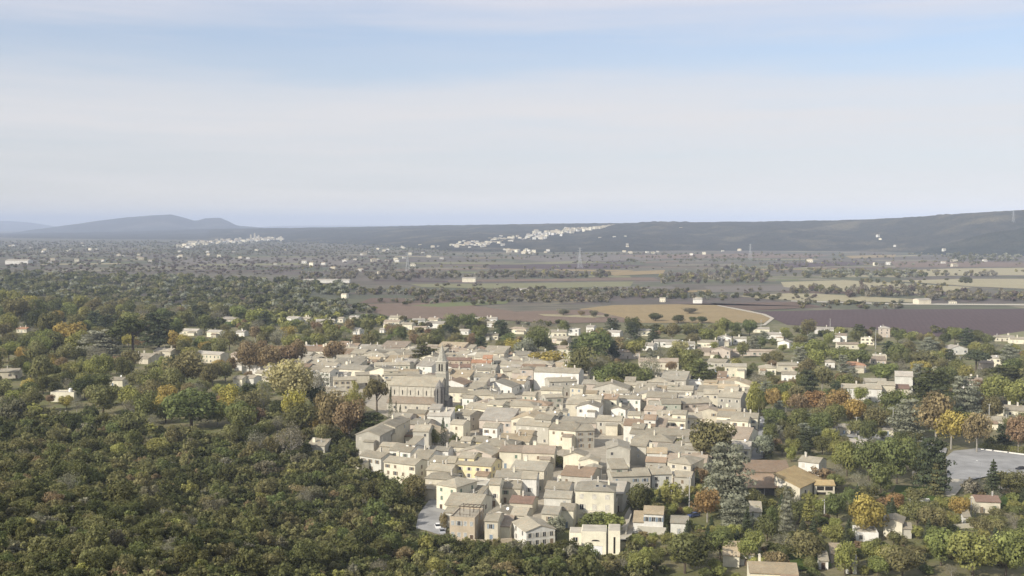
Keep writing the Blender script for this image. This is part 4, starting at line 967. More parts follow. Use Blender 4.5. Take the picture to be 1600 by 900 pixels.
T_ = [
 # west
 ('pine', 'dark', 166, 250, 490, 559, 'wide dark umbrella pine'), ('cedar', 'blue', 128, 192, 514, 560, None), ('cedar', 'conifer', 222, 274, 486, 545, None), ('round', 'yellow', 84, 134, 500, 548, None),
 ('round', 'lime', 104, 140, 515, 556, None), ('round', 'olive', 0, 50, 462, 512, None), ('round', 'yellow', 28, 62, 462, 490, None), ('round', 'dark', 42, 76, 485, 520, None), ('round', 'oak', 66, 106, 518, 556, None),
 ('round', 'olive', 254, 322, 546, 606, 'big round olive oak'), ('round', 'olive', 216, 262, 593, 636, None), ('round', 'green', 350, 402, 622, 676, None), ('round', 'green', 250, 348, 608, 668, None), ('round', 'olive', 178, 232, 640, 690, None),
 ('plane', 'pale_leaf', 414, 488, 562, 640, 'tall pale yellow tree'), ('plane', 'yellow', 440, 482, 612, 668, None), ('plane', 'rust', 368, 412, 536, 584, None), ('plane', 'rust', 398, 440, 540, 586, None), ('plane', 'rust', 424, 468, 536, 580, None), ('plane', 'rust', 448, 484, 530, 578, None),
 ('plane', 'rust', 505, 540, 532, 572, None), ('round', 'rust', 490, 545, 604, 688, None), ('plane', 'rust', 520, 572, 622, 692, None), ('poplar', 'lime', 546, 564, 594, 660, None), ('pine', 'olive', 566, 612, 586, 660, 'tall open olive pine'), ('cypress', 'conifer', 606, 615, 604, 660, None),
 ('cedar', 'dark', 552, 604, 644, 690, None), ('bare', 'greyleaf', 400, 424, 590, 652, None), ('bare', 'greyleaf', 480, 520, 576, 624, None), ('bush', 'green', 506, 532, 558, 580, None), ('round', 'dark', 374, 406, 596, 632, None), ('bush', 'olive', 560, 582, 566, 582, None),
 ('bare', 'greyleaf', 430, 480, 664, 722, None), ('bare', 'greyleaf', 382, 424, 672, 716, None), ('cypress', 'conifer', 616, 622, 626, 656, None), ('cypress', 'conifer', 622, 629, 632, 658, None), ('round', 'green', 486, 512, 668, 690, None),
 ('round', 'oak', 590, 640, 746, 800, None), ('round', 'oak', 560, 606, 746, 790, None), ('round', 'olive', 630, 668, 742, 786, None),
 # behind the village
 ('cedar', 'dark', 642, 682, 536, 574, None), ('round', 'purple', 692, 708, 536, 560, None), ('plane', 'yellow', 788, 818, 528, 560, None), ('round', 'yellow', 826, 888, 546, 580, None), ('round', 'green', 898, 958, 516, 566, None), ('round', 'olive', 884, 928, 540, 600, None),
 ('round', 'green', 924, 972, 568, 614, None), ('round', 'green', 946, 1000, 562, 610, None), ('round', 'bright', 932, 976, 584, 616, None), ('round', 'green', 984, 1024, 570, 612, None), ('bare', 'greyleaf', 996, 1036, 552, 606, None), ('plane', 'olive', 924, 948, 566, 596, None),
 ('round', 'green', 1058, 1096, 546, 592, None), ('cedar', 'green', 1074, 1112, 560, 600, None), ('plane', 'lime', 978, 1010, 530, 560, None), ('plane', 'pale_leaf', 1048, 1076, 532, 558, None), ('cypress', 'conifer', 1026, 1034, 534, 556, None), ('round', 'blue', 936, 950, 536, 558, None),
 ('round', 'green', 820, 862, 510, 556, None), ('round', 'blue', 800, 842, 528, 566, None), ('round', 'green', 872, 890, 500, 524, None),
 # inside the village
 ('cypress', 'conifer', 686, 699, 652, 698, 'slim dark cypress in a walled garden'), ('round', 'green', 668, 690, 668, 700, None), ('bush', 'oak', 702, 720, 676, 702, None), ('bush', 'olive', 716, 734, 682, 702, None), ('round', 'bright', 976, 1000, 654, 680, None), ('bush', 'lime', 846, 884, 710, 728, None), ('bush', 'lime', 706, 732, 632, 646, None),
 ('cypress', 'conifer', 829, 836, 600, 624, None), ('round', 'olive', 1078, 1150, 652, 732, 'big olive-green tree between the roofs'), ('round', 'green', 1048, 1084, 684, 712, None), ('cedar', 'blue', 1100, 1174, 690, 792, 'huge blue grey cedar'), ('cedar', 'blue', 1124, 1172, 772, 828, None), ('plane', 'orange_leaf', 1082, 1128, 764, 816, None),
 ('round', 'dark', 972, 1022, 752, 812, None), ('round', 'olive', 982, 1010, 772, 806, None), ('bush', 'lime', 1024, 1070, 748, 790, None), ('bush', 'rust', 1078, 1108, 728, 756, None), ('round', 'blue', 852, 886, 806, 842, None), ('bush', 'green', 906, 968, 798, 832, None), ('bush', 'bright', 930, 980, 800, 836, None), ('bush', 'lime', 916, 956, 790, 804, None),
 ('bush', 'rust', 686, 700, 798, 826, None), ('plane', 'lime', 1164, 1194, 597, 662, 'yellow-green plane tree at the street corner'), ('bush', 'olive', 838, 850, 744, 764, None), ('bush', 'green', 1036, 1064, 655, 672, None), ('cypress', 'conifer', 1098, 1104, 640, 660, None), ('bush', 'olive', 768, 784, 838, 860, None), ('cypress', 'conifer', 766, 776, 822, 844, None),
 # square and east
 ('plane', 'orange_leaf', 1192, 1222, 606, 644, None), ('plane', 'yellow', 1216, 1240, 612, 646, None), ('plane', 'rust', 1230, 1266, 616, 652, None), ('plane', 'orange_leaf', 1254, 1292, 610, 650, None), ('plane', 'rust', 1276, 1302, 620, 654, None), ('plane', 'orange_leaf', 1286, 1328, 610, 660, None), ('plane', 'yellow', 1314, 1352, 620, 668, None),
 ('round', 'green', 1188, 1232, 636, 670, None), ('round', 'green', 1228, 1272, 638, 676, None), ('round', 'green', 1262, 1308, 642, 682, None), ('round', 'green', 1372, 1418, 606, 652, None), ('cedar', 'dark', 1424, 1486, 574, 640, None), ('cedar', 'blue', 1484, 1532, 586, 650, 'tall blue spruce behind the rusty plane trees'), ('cedar', 'blue', 1390, 1444, 622, 686, None),
 ('plane', 'rust', 1428, 1496, 612, 696, 'biggest rusty brown plane tree'), ('plane', 'yellow', 1460, 1512, 640, 702, None), ('plane', 'rust', 1504, 1548, 644, 708, None), ('plane', 'rust', 1570, 1612, 650, 706, None), ('round', 'bright', 1530, 1580, 584, 636, None), ('round', 'lime', 1562, 1612, 590, 640, None), ('round', 'yellow', 1420, 1460, 562, 592, None),
 ('round', 'green', 1384, 1420, 536, 566, None), ('round', 'olive', 1420, 1466, 545, 578, None), ('round', 'bright', 1250, 1300, 530, 566, None), ('round', 'bright', 1290, 1340, 544, 572, None), ('round', 'green', 1330, 1362, 544, 572, None), ('round', 'dark', 1466, 1486, 520, 542, None), ('cedar', 'blue', 1436, 1466, 526, 556, None),
 ('round', 'green', 1200, 1240, 596, 630, None), ('cedar', 'dark', 1330, 1352, 506, 530, None), ('round', 'green', 1560, 1600, 560, 600, None), ('cedar', 'dark', 1546, 1600, 570, 604, None), ('pine', 'conifer', 1500, 1550, 545, 580, None),
 # park and gardens in the near east
 ('round', 'green', 1330, 1384, 684, 752, None), ('round', 'green', 1372, 1430, 680, 756, None), ('round', 'bright', 1300, 1346, 690, 744, None), ('round', 'green', 1352, 1400, 718, 772, None), ('cedar', 'conifer', 1432, 1484, 680, 772, 'tall dark cedar beside the car park'), ('conifer', 'olive', 1446, 1478, 716, 776, None), ('cypress', 'conifer', 1424, 1434, 676, 716, None), ('cypress', 'conifer', 1436, 1448, 680, 722, None),
 ('conifer', 'conifer', 1534, 1568, 718, 774, 'small dark fir beside the car park'), ('round', 'lime', 1552, 1574, 734, 768, None), ('round', 'yellow', 1322, 1384, 768, 838, 'golden yellow tree in front of the small white house'), ('round', 'orange_leaf', 1382, 1414, 770, 798, None), ('round', 'olive', 1408, 1458, 778, 830, None), ('round', 'olive', 1434, 1478, 790, 838, None),
 ('conifer', 'blue', 1212, 1244, 756, 832, 'tall blue green fir below the hall'), ('conifer', 'lime', 1246, 1280, 768, 830, None), ('round', 'green', 1290, 1326, 766, 818, None), ('round', 'green', 1196, 1216, 790, 830, None), ('bush', 'rust', 1262, 1302, 728, 756, None), ('round', 'blue', 1176, 1210, 680, 716, None), ('conifer', 'conifer', 1192, 1210, 676, 716, None), ('round', 'lime', 1226, 1246, 696, 722, None),
 ('round', 'oak', 1028, 1112, 828, 896, 'big round dark green tree in the lower gardens'), ('round', 'bright', 1160, 1196, 828, 866, None), ('plane', 'lime', 1148, 1184, 846, 882, None), ('bush', 'lime', 1000, 1024, 852, 874, None), ('round', 'bright', 1440, 1500, 820, 884, None), ('round', 'bright', 1480, 1560, 830, 900, None), ('round', 'bright', 1540, 1604, 826, 900, None),
 ('round', 'lime', 1280, 1320, 818, 852, None), ('round', 'lime', 1300, 1340, 846, 900, None), ('round', 'green', 1100, 1150, 826, 872, None), ('bush', 'purple', 1246, 1276, 806, 830, None), ('round', 'green', 1166, 1200, 790, 818, None), ('round', 'olive', 1230, 1290, 830, 880, None), ('conifer', 'lime', 1322, 1344, 850, 884, None),
 ('plane', 'yellow', 1482, 1518, 778, 812, None), ('round', 'rust', 1190, 1230, 858, 898, None), ('round', 'olive', 1380, 1440, 852, 900, None), ('bush', 'greyleaf', 1500, 1530, 744, 776, None), ('cypress', 'conifer', 1172, 1180, 798, 830, None), ('cypress', 'conifer', 1184, 1190, 800, 830, None),
]
for t in T_:
    tp(*t[:6], desc=t[6])

# the rest of the trees, spread through gardens and groves
HB = [] # picture boxes of houses that must stay visible
bpy.context.view_layer.update()
for o in COL.objects:
    if o.parent is None and o.get('category') in ('house', 'barn', 'hall', 'church') :
        w0 = [c for c in o.children if 'wall' in c.name]
        if not w0: continue
        xs, ys = [], []
        for c in w0:
            for v in c.bound_box:
                q = o.matrix_world @ Vector(v); q.z = max(q.z, 0); a = proj(q); xs.append(a[0]); ys.append(a[1])
        HB.append((min(xs), max(xs), min(ys), max(ys)))
HB += [(650, 694, 796, 836), (640, 694, 800, 836), (1488, 1600, 708, 746), (1480, 1506, 752, 775), (1180, 1196, 655, 712), (1426, 1438, 708, 748), (975, 992, 800, 838)]
HBa = np.array(HB)
CLEAR = [
 [(1476, 704), (1530, 700), (1612, 712), (1612, 756), (1560, 756), (1500, 778), (1470, 780), (1474, 752)],     # car park
 [(1164, 722), (1172, 690), (1180, 652), (1200, 652), (1204, 690), (1190, 718)],                                  # street
 [(646, 834), (650, 800), (672, 770), (690, 790), (704, 846), (690, 850)],                                         # road west
 [(966, 846), (968, 812), (990, 790), (1000, 800), (990, 842)],                                                      # track
 [(1384, 755), (1476, 770), (1476, 796), (1400, 790)],
]
CLEARA = CLEAR
COVER = np.zeros(5000)
def blocked(px, py, wpx, hpx, lim=0.28):
    if len(HBa) == 0: return False
    x0, x1, y0, y1 = px - wpx * .42, px + wpx * .42, py - hpx, py - hpx * .15
    ox = np.clip(np.minimum(x1, HBa[:, 1]) - np.maximum(x0, HBa[:, 0]), 0, None); oy = np.clip(np.minimum(y1, HBa[:, 3]) - np.maximum(y0, HBa[:, 2]), 0, None)
    fr = ox * oy / ((HBa[:, 1] - HBa[:, 0]) * (HBa[:, 3] - HBa[:, 2]) + 1e-6)
    m_ = HBa[:, 3] < py + 2
    tot = np.where(m_, fr, 0) + COVER[:len(HBa)]
    if np.any(m_ & (fr > .02) & ((fr > lim) | (tot > 0.5))): return True
    COVER[:len(HBa)] += np.where(m_, fr, 0)
    return False
PT = [(projv(x, y, 0)[0], projv(x, y, 0)[1], w * F / y) for x, y, w in TREES]
def fill(poly, n, wpx, kinds, hr=(0.85, 1.25), block=True, tries=16, avoid=1.5, clear=True):
    xs = [p[0] for p in poly]; ys = [p[1] for p in poly]; made = 0
    for _ in range(n * tries):
        if made >= n: break
        px = rnd.uniform(min(xs), max(xs)); py = rnd.uniform(min(ys), max(ys))
        if not bool(inside(poly, np.array([px]), np.array([py]))[0]): continue
        k, lf, f = rnd.choice(kinds)
        base = wpx(px, py) if callable(wpx) else wpx
        w = base * f * rnd.uniform(0.7, 1.3)
        if any(abs(px - a) < (w + c) * .29 and abs(py - b) < (w + c) * .13 for a, b, c in PT): continue
        if clear and any(bool(inside(c, np.array([px]), np.array([py]))[0]) for c in CLEARA): continue
        ratio = {'cypress': 1.25, 'poplar': 1.1, 'conifer': 1.9, 'cedar': 1.25, 'pine': 1.1, 'bush': 0.8}.get(k, 1.0) * rnd.uniform(*hr)
        if k in ('cypress', 'poplar'): w *= 0.35
        if block and blocked(px, py, w, w * ratio): continue
        p = at(px, py) if px < 1010 else at0(px, py)
        if avoid and in_foot(p.x, p.y, avoid): continue
        ww = w / F * p.y
        tree(k, lf, p, ww, ww * ratio)
        PT.append((px, py, w)); made += 1
    return made
MIX_W = [('round', 'olive', 1), ('round', 'oak', 1), ('round', 'green', .9), ('round', 'olive', .8), ('round', 'olive', .9), ('plane', 'lime', .8), ('round', 'lime', .8), ('round', 'yellow', .7), ('bare', 'greyleaf', .8), ('round', 'dark', .8), ('cedar', 'conifer', .8), ('bush', 'olive', .6), ('plane', 'olive', .8), ('round', 'bright', .8), ('plane', 'rust', .5)]
MIX_B = [('round', 'olive', 1), ('round', 'green', .9), ('round', 'olive', .9), ('round', 'oak', .9), ('bare', 'greyleaf', .9), ('plane', 'olive', .9), ('cedar', 'conifer', .8), ('round', 'green', 1), ('plane', 'rust', .6), ('cypress', 'conifer', .7)]
MIX_E = [('round', 'green', 1), ('round', 'oak', .9), ('plane', 'olive', .9), ('round', 'bright', .9), ('round', 'oak', .9), ('cedar', 'conifer', .8), ('bush', 'green', .6), ('plane', 'lime', .7), ('round', 'green', .8), ('bare', 'greyleaf', .7), ('plane', 'olive', .8), ('cedar', 'blue', .8), ('cypress', 'conifer', .7), ('plane', 'rust', .5)]
MIX_G = [('round', 'bright', 1), ('round', 'oak', 1), ('round', 'lime', .8), ('bush', 'bright', .7), ('round', 'olive', .9), ('bush', 'rust', .5), ('round', 'lime', .7), ('bush', 'green', .6), ('conifer', 'conifer', .6), ('bare', 'greyleaf', .8), ('round', 'green', .7)]
n1 = fill([(-20, 478), (360, 500), (480, 508), (560, 512), (600, 530), (520, 552), (420, 566), (365, 590), (440, 610), (520, 640), (600, 650), (560, 700), (420, 700), (200, 660), (-20, 640)], 400, lambda x, y: 27 + (y - 480) * .12, MIX_W)
n2 = fill([(470, 510), (580, 520), (740, 518), (1000, 530), (1000, 560), (930, 600), (915, 570), (860, 560), (700, 556), (540, 552), (500, 540)], 200, 28, MIX_B)
n3 = fill([(900, 522), (1180, 524), (1320, 526), (1480, 536), (1720, 544), (1720, 640), (1720, 720), (1470, 690), (1300, 680), (1200, 640), (1170, 600), (1040, 600), (980, 580), (940, 530)], 330, lambda x, y: 23 + (y - 508) * .11, MIX_E)
n4 = fill([(1010, 780), (1100, 740), (1170, 780), (1240, 790), (1320, 740), (1480, 775), (1620, 760), (1720, 750), (1720, 905), (980, 905), (975, 860)], 330, 34, MIX_G, hr=(.75, 1.05))
n5 = fill([(1180, 640), (1320, 672), (1440, 690), (1440, 760), (1330, 760), (1290, 715), (1190, 720)], 70, 30, MIX_E)
print('fill trees', n1, n2, n3, n4, n5, len(TREES))

# ------------------------------------------------------------------ the scrub of the near hillside
def in_view(X, Y, Z, mx=40, my=60):
    px, py = projv(X, Y, Z); return (px > -mx) & (px < 1600 + mx) & (py < 900 + my)
cand = []
g = np.random.default_rng(5)
X = g.uniform(-330, 70, 90000); Y = g.uniform(120, 640, 90000)
Z = G(X, Y)
px, py = projv(X, Y, Z)
HPOLY = [(-60, 640), (120, 655), (230, 672), (420, 700), (545, 690), (560, 735), (600, 752), (668, 762), (660, 800), (650, 838), (700, 850), (850, 850), (880, 868), (1000, 862), (1010, 905), (1030, 1000), (-60, 1000)]
ok = inside(HPOLY, px, py) & (px > -50) & (px < 1100) & (py < 975)
for c in CLEAR: ok &= ~inside(c, px, py)
X, Y, Z, px, py = X[ok], Y[ok], Z[ok], px[ok], py[ok]
dia_px = np.clip(24 - (Y - 180) * 0.010, 18, 26) * np.exp(g.normal(size=len(X)) * .33)
dia = dia_px / F * Y
cell = {}
keep = []
for i in range(len(X)):
    d = dia[i] * 0.80; cx, cy = int(X[i] // 6), int(Y[i] // 6); bad = False
    for a in (-1, 0, 1):
        for b in (-1, 0, 1):
            for j in cell.get((cx + a, cy + b), ()):
                if (X[i] - X[j]) ** 2 + (Y[i] - Y[j]) ** 2 < (0.40 * (dia[i] + dia[j])) ** 2: bad = True; break
            if bad: break
        if bad: break
    if bad: continue
    cell.setdefault((cx, cy), []).append(i); keep.append(i)
keep = [i for i in keep if not in_foot(X[i], Y[i], 1.0) and not blocked(px[i], py[i], dia_px[i] * 1.08, dia_px[i] * 1.1, .12)]
keep.sort(key=lambda i: -dia_px[i] * (1.0 if (-5 < px[i] < 1000 and 640 < py[i] < 905) else 0.2))
SCR = ['dark', 'oak', 'olive', 'oak', 'green', 'dark', 'olive', 'oak', 'thicket', 'oak', 'olive', 'oak', 'dark', 'olive', 'dark', 'oak', 'olive', 'olive', 'lime', 'oak', 'olive', 'oak', 'olive', 'dark', 'green', 'oak', 'olive', 'oak', 'greyleaf', 'olive', 'oak', 'rust', 'olive', 'oak', 'green', 'dark']
SCRL = {'dark': 'dark green holm oak', 'oak': 'deep green holm oak', 'olive': 'olive green scrub oak', 'green': 'fresh green scrub oak', 'greyleaf': 'grey brown leafless bush', 'thicket': 'dull brown bush', 'rust': 'rusty brown bush', 'lime': 'yellow green bush'}
nind = 290
for i in keep[:nind]:
    lf = rnd.choice(SCR); hh = dia[i] * rnd.uniform(0.6, 1.3)
    tree(rnd.choice(['bush', 'bush', 'round']) if lf != 'greyleaf' else 'bare', lf, (X[i], Y[i], Z[i] - 0.15), dia[i] * 1.08, hh, group='oaks and bushes of the near hillside', label='%s in the dense scrub of the near hillside' % SCRL[lf], name='holm_oak' if 'oak' in SCRL[lf] else 'scrub_bush')
low = {}
for s_ in range(6): low[s_] = variant('bush', 900 + s_, 0.28)
Vs, Ts, Ms = [], [], []
mats = ['leaf_dark', 'leaf_oak', 'leaf_olive', 'leaf_green', 'leaf_greyleaf', 'leaf_rust', 'leaf_lime', 'leaf_thicket']
def add_cards(V_, T_, x, y, z, w, h, mi, rot, dt=0.0):
    c, s = math.cos(rot), math.sin(rot)
    Q = np.empty_like(V_); Q[..., 0] = (V_[..., 0] * c - V_[..., 1] * s) * w + x; Q[..., 1] = (V_[..., 0] * s + V_[..., 1] * c) * w + y; Q[..., 2] = V_[..., 2] * h + z
    Vs.append(Q); Ts.append(np.clip(T_ + dt, 0, 1)); Ms.append(np.full(len(V_), mi))
for i in keep[nind:]:
    lf = rnd.choice(SCR); V_, T2 = low[rnd.randrange(6)]
    add_cards(V_, T2, X[i], Y[i], Z[i] - .15, dia[i] * 1.1, dia[i] * rnd.uniform(.6, 1.3), mats.index('leaf_' + lf), rnd.uniform(0, 6.28), rnd.uniform(-.15, .15))
# small undergrowth between
for _ in range(1500):
    i = g.integers(len(X)); V_, T2 = low[rnd.randrange(6)]
    s_ = dia[i] * rnd.uniform(.3, .5)
    if in_foot(X[i], Y[i], 1.0): continue
    sel = g.random(len(V_)) < .3
    add_cards(V_[sel], T2[sel], X[i], Y[i], Z[i] - .2, s_ * 1.2, s_, rnd.choice([0, 1, 2, 2, 3, 4]), rnd.uniform(0, 6.28), rnd.uniform(-.15, .15))
o = bpy.data.objects.new('hillside_scrub', cards_mesh('hillside_scrub', np.concatenate(Vs), np.concatenate(Ts), None, np.concatenate(Ms), mats)); COL.objects.link(o); o['kind'] = 'stuff'
print('scrub', len(keep), sum(len(v) for v in Vs))

# ------------------------------------------------------------------ far woodland and hedgerows (masses of trees)
lowfar = [variant('round', 950 + i, 0.045) for i in range(6)]
def wood(name, jobs):
    """jobs: (polygon in pixels, trees per 1000 square pixels, crown width px range, leaf choices)."""
    global Vs, Ts, Ms
    Vs, Ts, Ms = [], [], []
    mats = ['leaf_dark', 'leaf_oak', 'leaf_olive', 'leaf_green', 'leaf_greyleaf', 'leaf_rust', 'leaf_lime', 'leaf_blue', 'leaf_purple', 'leaf_yellow', 'leaf_thicket']
    for poly, dens, (wa, wb), lv, hr in jobs:
        xs = [p[0] for p in poly]; ys = [p[1] for p in poly]
        n = int((max(xs) - min(xs)) * (max(ys) - min(ys)) * dens / 1000)
        px = rng.uniform(min(xs), max(xs), n); py = rng.uniform(min(ys), max(ys), n)
        ok = inside(poly, px, py); px, py = px[ok], py[ok]
        for a, b in zip(px, py):
            if any(bool(inside(c, np.array([a]), np.array([b]))[0]) for c in CLEARF): continue
            p = at0(a, b)
            if in_foot(p.x, p.y, 3): continue
            w = rnd.uniform(wa, wb) / F * p.y; w = min(w, 16)
            V_, T2 = lowfar[rnd.randrange(6)]
            add_cards(V_, T2, p.x, p.y, p.z - w * .12, w, w * rnd.uniform(*hr), mats.index('leaf_' + rnd.choice(lv)), rnd.uniform(0, 6.28), rnd.uniform(-.12, .12))
    o = bpy.data.objects.new(name, cards_mesh(name, np.concatenate(Vs), np.concatenate(Ts), None, np.concatenate(Ms), mats)); COL.objects.link(o); o['kind'] = 'stuff'
    print(name, sum(len(v) for v in Vs))
CLEARF = []
D_ = ['dark', 'oak', 'dark', 'olive', 'oak', 'blue', 'thicket']; P_ = ['purple', 'greyleaf', 'thicket', 'oak', 'greyleaf', 'olive', 'thicket']; O_ = ['olive', 'greyleaf', 'lime', 'olive', 'oak']
wood('plain_woodland', [
 ([(-40, 424), (60, 430), (250, 434), (420, 440), (560, 448), (545, 462), (470, 468), (560, 478), (590, 488), (500, 500), (350, 496), (180, 488), (-40, 478)], 46, (9, 15), D_, (.7, 1.0)),
 ([(-40, 478), (180, 486), (350, 494), (500, 498), (600, 500), (600, 512), (350, 512), (-40, 500)], 22, (13, 20), ['oak', 'olive', 'dark', 'green', 'lime'], (.7, 1.0)),
])
BAND = lambda x0, x1, y, t: [(x0, y - t / 2), (x1, y - t / 2), (x1, y + t / 2), (x0, y + t / 2)]
LINES = []
for _ in range(210):
    y = rnd.choice([rnd.uniform(377, 400), rnd.uniform(377, 425), rnd.uniform(396, 470)]); x = rnd.uniform(-60, 1560)
    if y > 425 and x < 560: continue
    if y < 396 and x > 690: continue
    l = rnd.uniform(30, 150); t = max(1.2, (y - 365) * .035)
    w_ = max(1.5, (y - 352) * .060)
    LINES.append((BAND(x, x + l, y, t), 160 / w_ / t * 2.2, (w_ * .7, w_ * 1.4), rnd.choice([P_, D_, P_, O_]), (.55, .9)))
wood('hedgerow_trees', LINES + [
 (BAND(640, 960, 465, 16), 50, (6, 10), P_, (.8, 1.1)), (BAND(560, 800, 458, 7), 45, (6, 10), D_ + P_, (.8, 1.1)), (BAND(800, 1080, 461, 12), 60, (6, 10), P_ + D_, (.8, 1.2)), (BAND(1030, 1110, 464, 9), 60, (6, 10), D_, (.8, 1.2)),
 (BAND(1110, 1270, 466, 8), 30, (6, 9), D_, (.7, 1)), (BAND(470, 640, 434, 10), 45, (6, 9), P_, (.8, 1.2)), (BAND(640, 900, 432, 8), 45, (6, 9), P_, (.9, 1.3)), (BAND(820, 960, 431, 7), 60, (5, 9), P_ + O_, (.9, 1.3)),
 (BAND(1030, 1200, 437, 13), 45, (6, 10), O_ + P_, (.9, 1.3)), (BAND(1100, 1240, 424, 8), 35, (5, 8), P_, (.9, 1.3)), (BAND(1240, 1440, 430, 9), 70, (6, 10), ['green', 'olive', 'oak', 'blue'], (.8, 1.1)), (BAND(1460, 1560, 430, 5), 60, (5, 8), P_, (.8, 1.1)),
 (BAND(1235, 1325, 455, 9), 55, (6, 11), P_, (.9, 1.3)), (BAND(1324, 1470, 460, 11), 55, (7, 12), P_ + ['blue'], (.9, 1.4)), (BAND(1450, 1620, 466, 10), 55, (7, 12), P_, (.9, 1.3)), (BAND(1500, 1518, 440, 7), 160, (5, 7), ['dark'], (.8, 1)),
 (BAND(1250, 1420, 478, 12), 22, (7, 11), D_ + P_, (.6, .9)), (BAND(1340, 1440, 443, 4), 40, (5, 8), D_, (.8, 1.2)), (BAND(700, 1000, 420, 3), 22, (3, 6), P_ + D_, (.8, 1.2)), (BAND(240, 620, 416, 30), 40, (3.5, 6.5), ['purple', 'thicket', 'greyleaf', 'purple'], (.5, .9)),
 (BAND(0, 260, 412, 28), 40, (3.5, 6.5), ['purple', 'thicket', 'greyleaf', 'oak'], (.5, .9)), (BAND(0, 700, 388, 22), 150, (1.8, 3.6), D_ + P_, (.6, 1.0)), (BAND(700, 1620, 401, 10), 22, (2.5, 5), D_ + P_, (.8, 1.2)), (BAND(960, 1620, 412, 10), 12, (3, 6), P_ + D_, (.8, 1.2)), (BAND(1480, 1620, 404, 10), 60, (4, 7), ['dark', 'blue', 'oak'], (.8, 1.2)),
 (BAND(590, 780, 474, 5), 25, (5, 9), D_, (.7, 1.1)), (BAND(760, 900, 508, 5), 25, (8, 12), D_, (.6, .9)), (BAND(600, 780, 512, 16), 14, (10, 16), O_ + ['oak'], (.7, 1)), (BAND(1000, 1170, 518, 8), 26, (10, 16), ['oak', 'green', 'lime', 'dark'], (.7, 1)), (BAND(1240, 1500, 522, 8), 16, (10, 14), ['oak', 'green', 'dark'], (.7, 1)),
])
# single trees standing in the fields
for (k, lf, a, b, c, d, ds) in [('round', 'dark', 1012, 1036, 488, 502, None), ('round', 'dark', 1048, 1072, 492, 505, None), ('round', 'oak', 1076, 1088, 494, 504, None), ('round', 'dark', 1088, 1106, 494, 505, None), ('round', 'thicket', 870, 890, 482, 493, None), ('round', 'rust', 902, 914, 485, 494, None), ('round', 'thicket', 920, 936, 484, 496, None),
        ('round', 'dark', 943, 952, 490, 496, None), ('round', 'thicket', 1064, 1090, 480, 490, None), ('cypress', 'purple', 1340, 1352, 438, 458, 'tall dark pointed tree among the bare hedgerow trees'), ('cypress', 'purple', 1384, 1398, 445, 462, None), ('round', 'dark', 735, 747, 470, 478, None), ('round', 'dark', 1442, 1450, 425, 434, None), ('round', 'dark', 628, 638, 470, 478, None)]:
    tp(k, lf, a, b, c, d, desc=ds, group='single trees in the fields of the plain')

# ------------------------------------------------------------------ ground
def fan_axis(vals):
    return np.unique(np.concatenate(vals))
gx = fan_axis([np.arange(-420, 200, 6.0), np.arange(200, 900, 40.0), np.arange(-1000, -420, 40), np.geomspace(900, 38000, 26), -np.geomspace(1000, 38000, 26)])
gy = fan_axis([np.arange(-250, 760, 6.0), np.arange(760, 1600, 40.0), np.geomspace(1600, 44000, 40)])
def grid_mesh(name, Xg, Yg, Zg, mat):
    ny, nx = Xg.shape; me = bpy.data.meshes.new(name)
    co = np.stack([Xg, Yg, Zg], -1).reshape(-1, 3).astype(np.float32)
    idx = np.arange(nx * ny).reshape(ny, nx)
    q = np.stack([idx[:-1, :-1], idx[:-1, 1:], idx[1:, 1:], idx[1:, :-1]], -1).reshape(-1, 4).astype(np.int32)
    me.vertices.add(len(co)); me.vertices.foreach_set('co', co.ravel()); me.loops.add(q.size); me.loops.foreach_set('vertex_index', q.ravel())
    me.polygons.add(len(q)); me.polygons.foreach_set('loop_start', np.arange(0, q.size, 4, dtype=np.int32))
    me.polygons.foreach_set('use_smooth', np.ones(len(q), bool))
    me.materials.append(MATS[mat]); me.update(calc_edges=True); return me
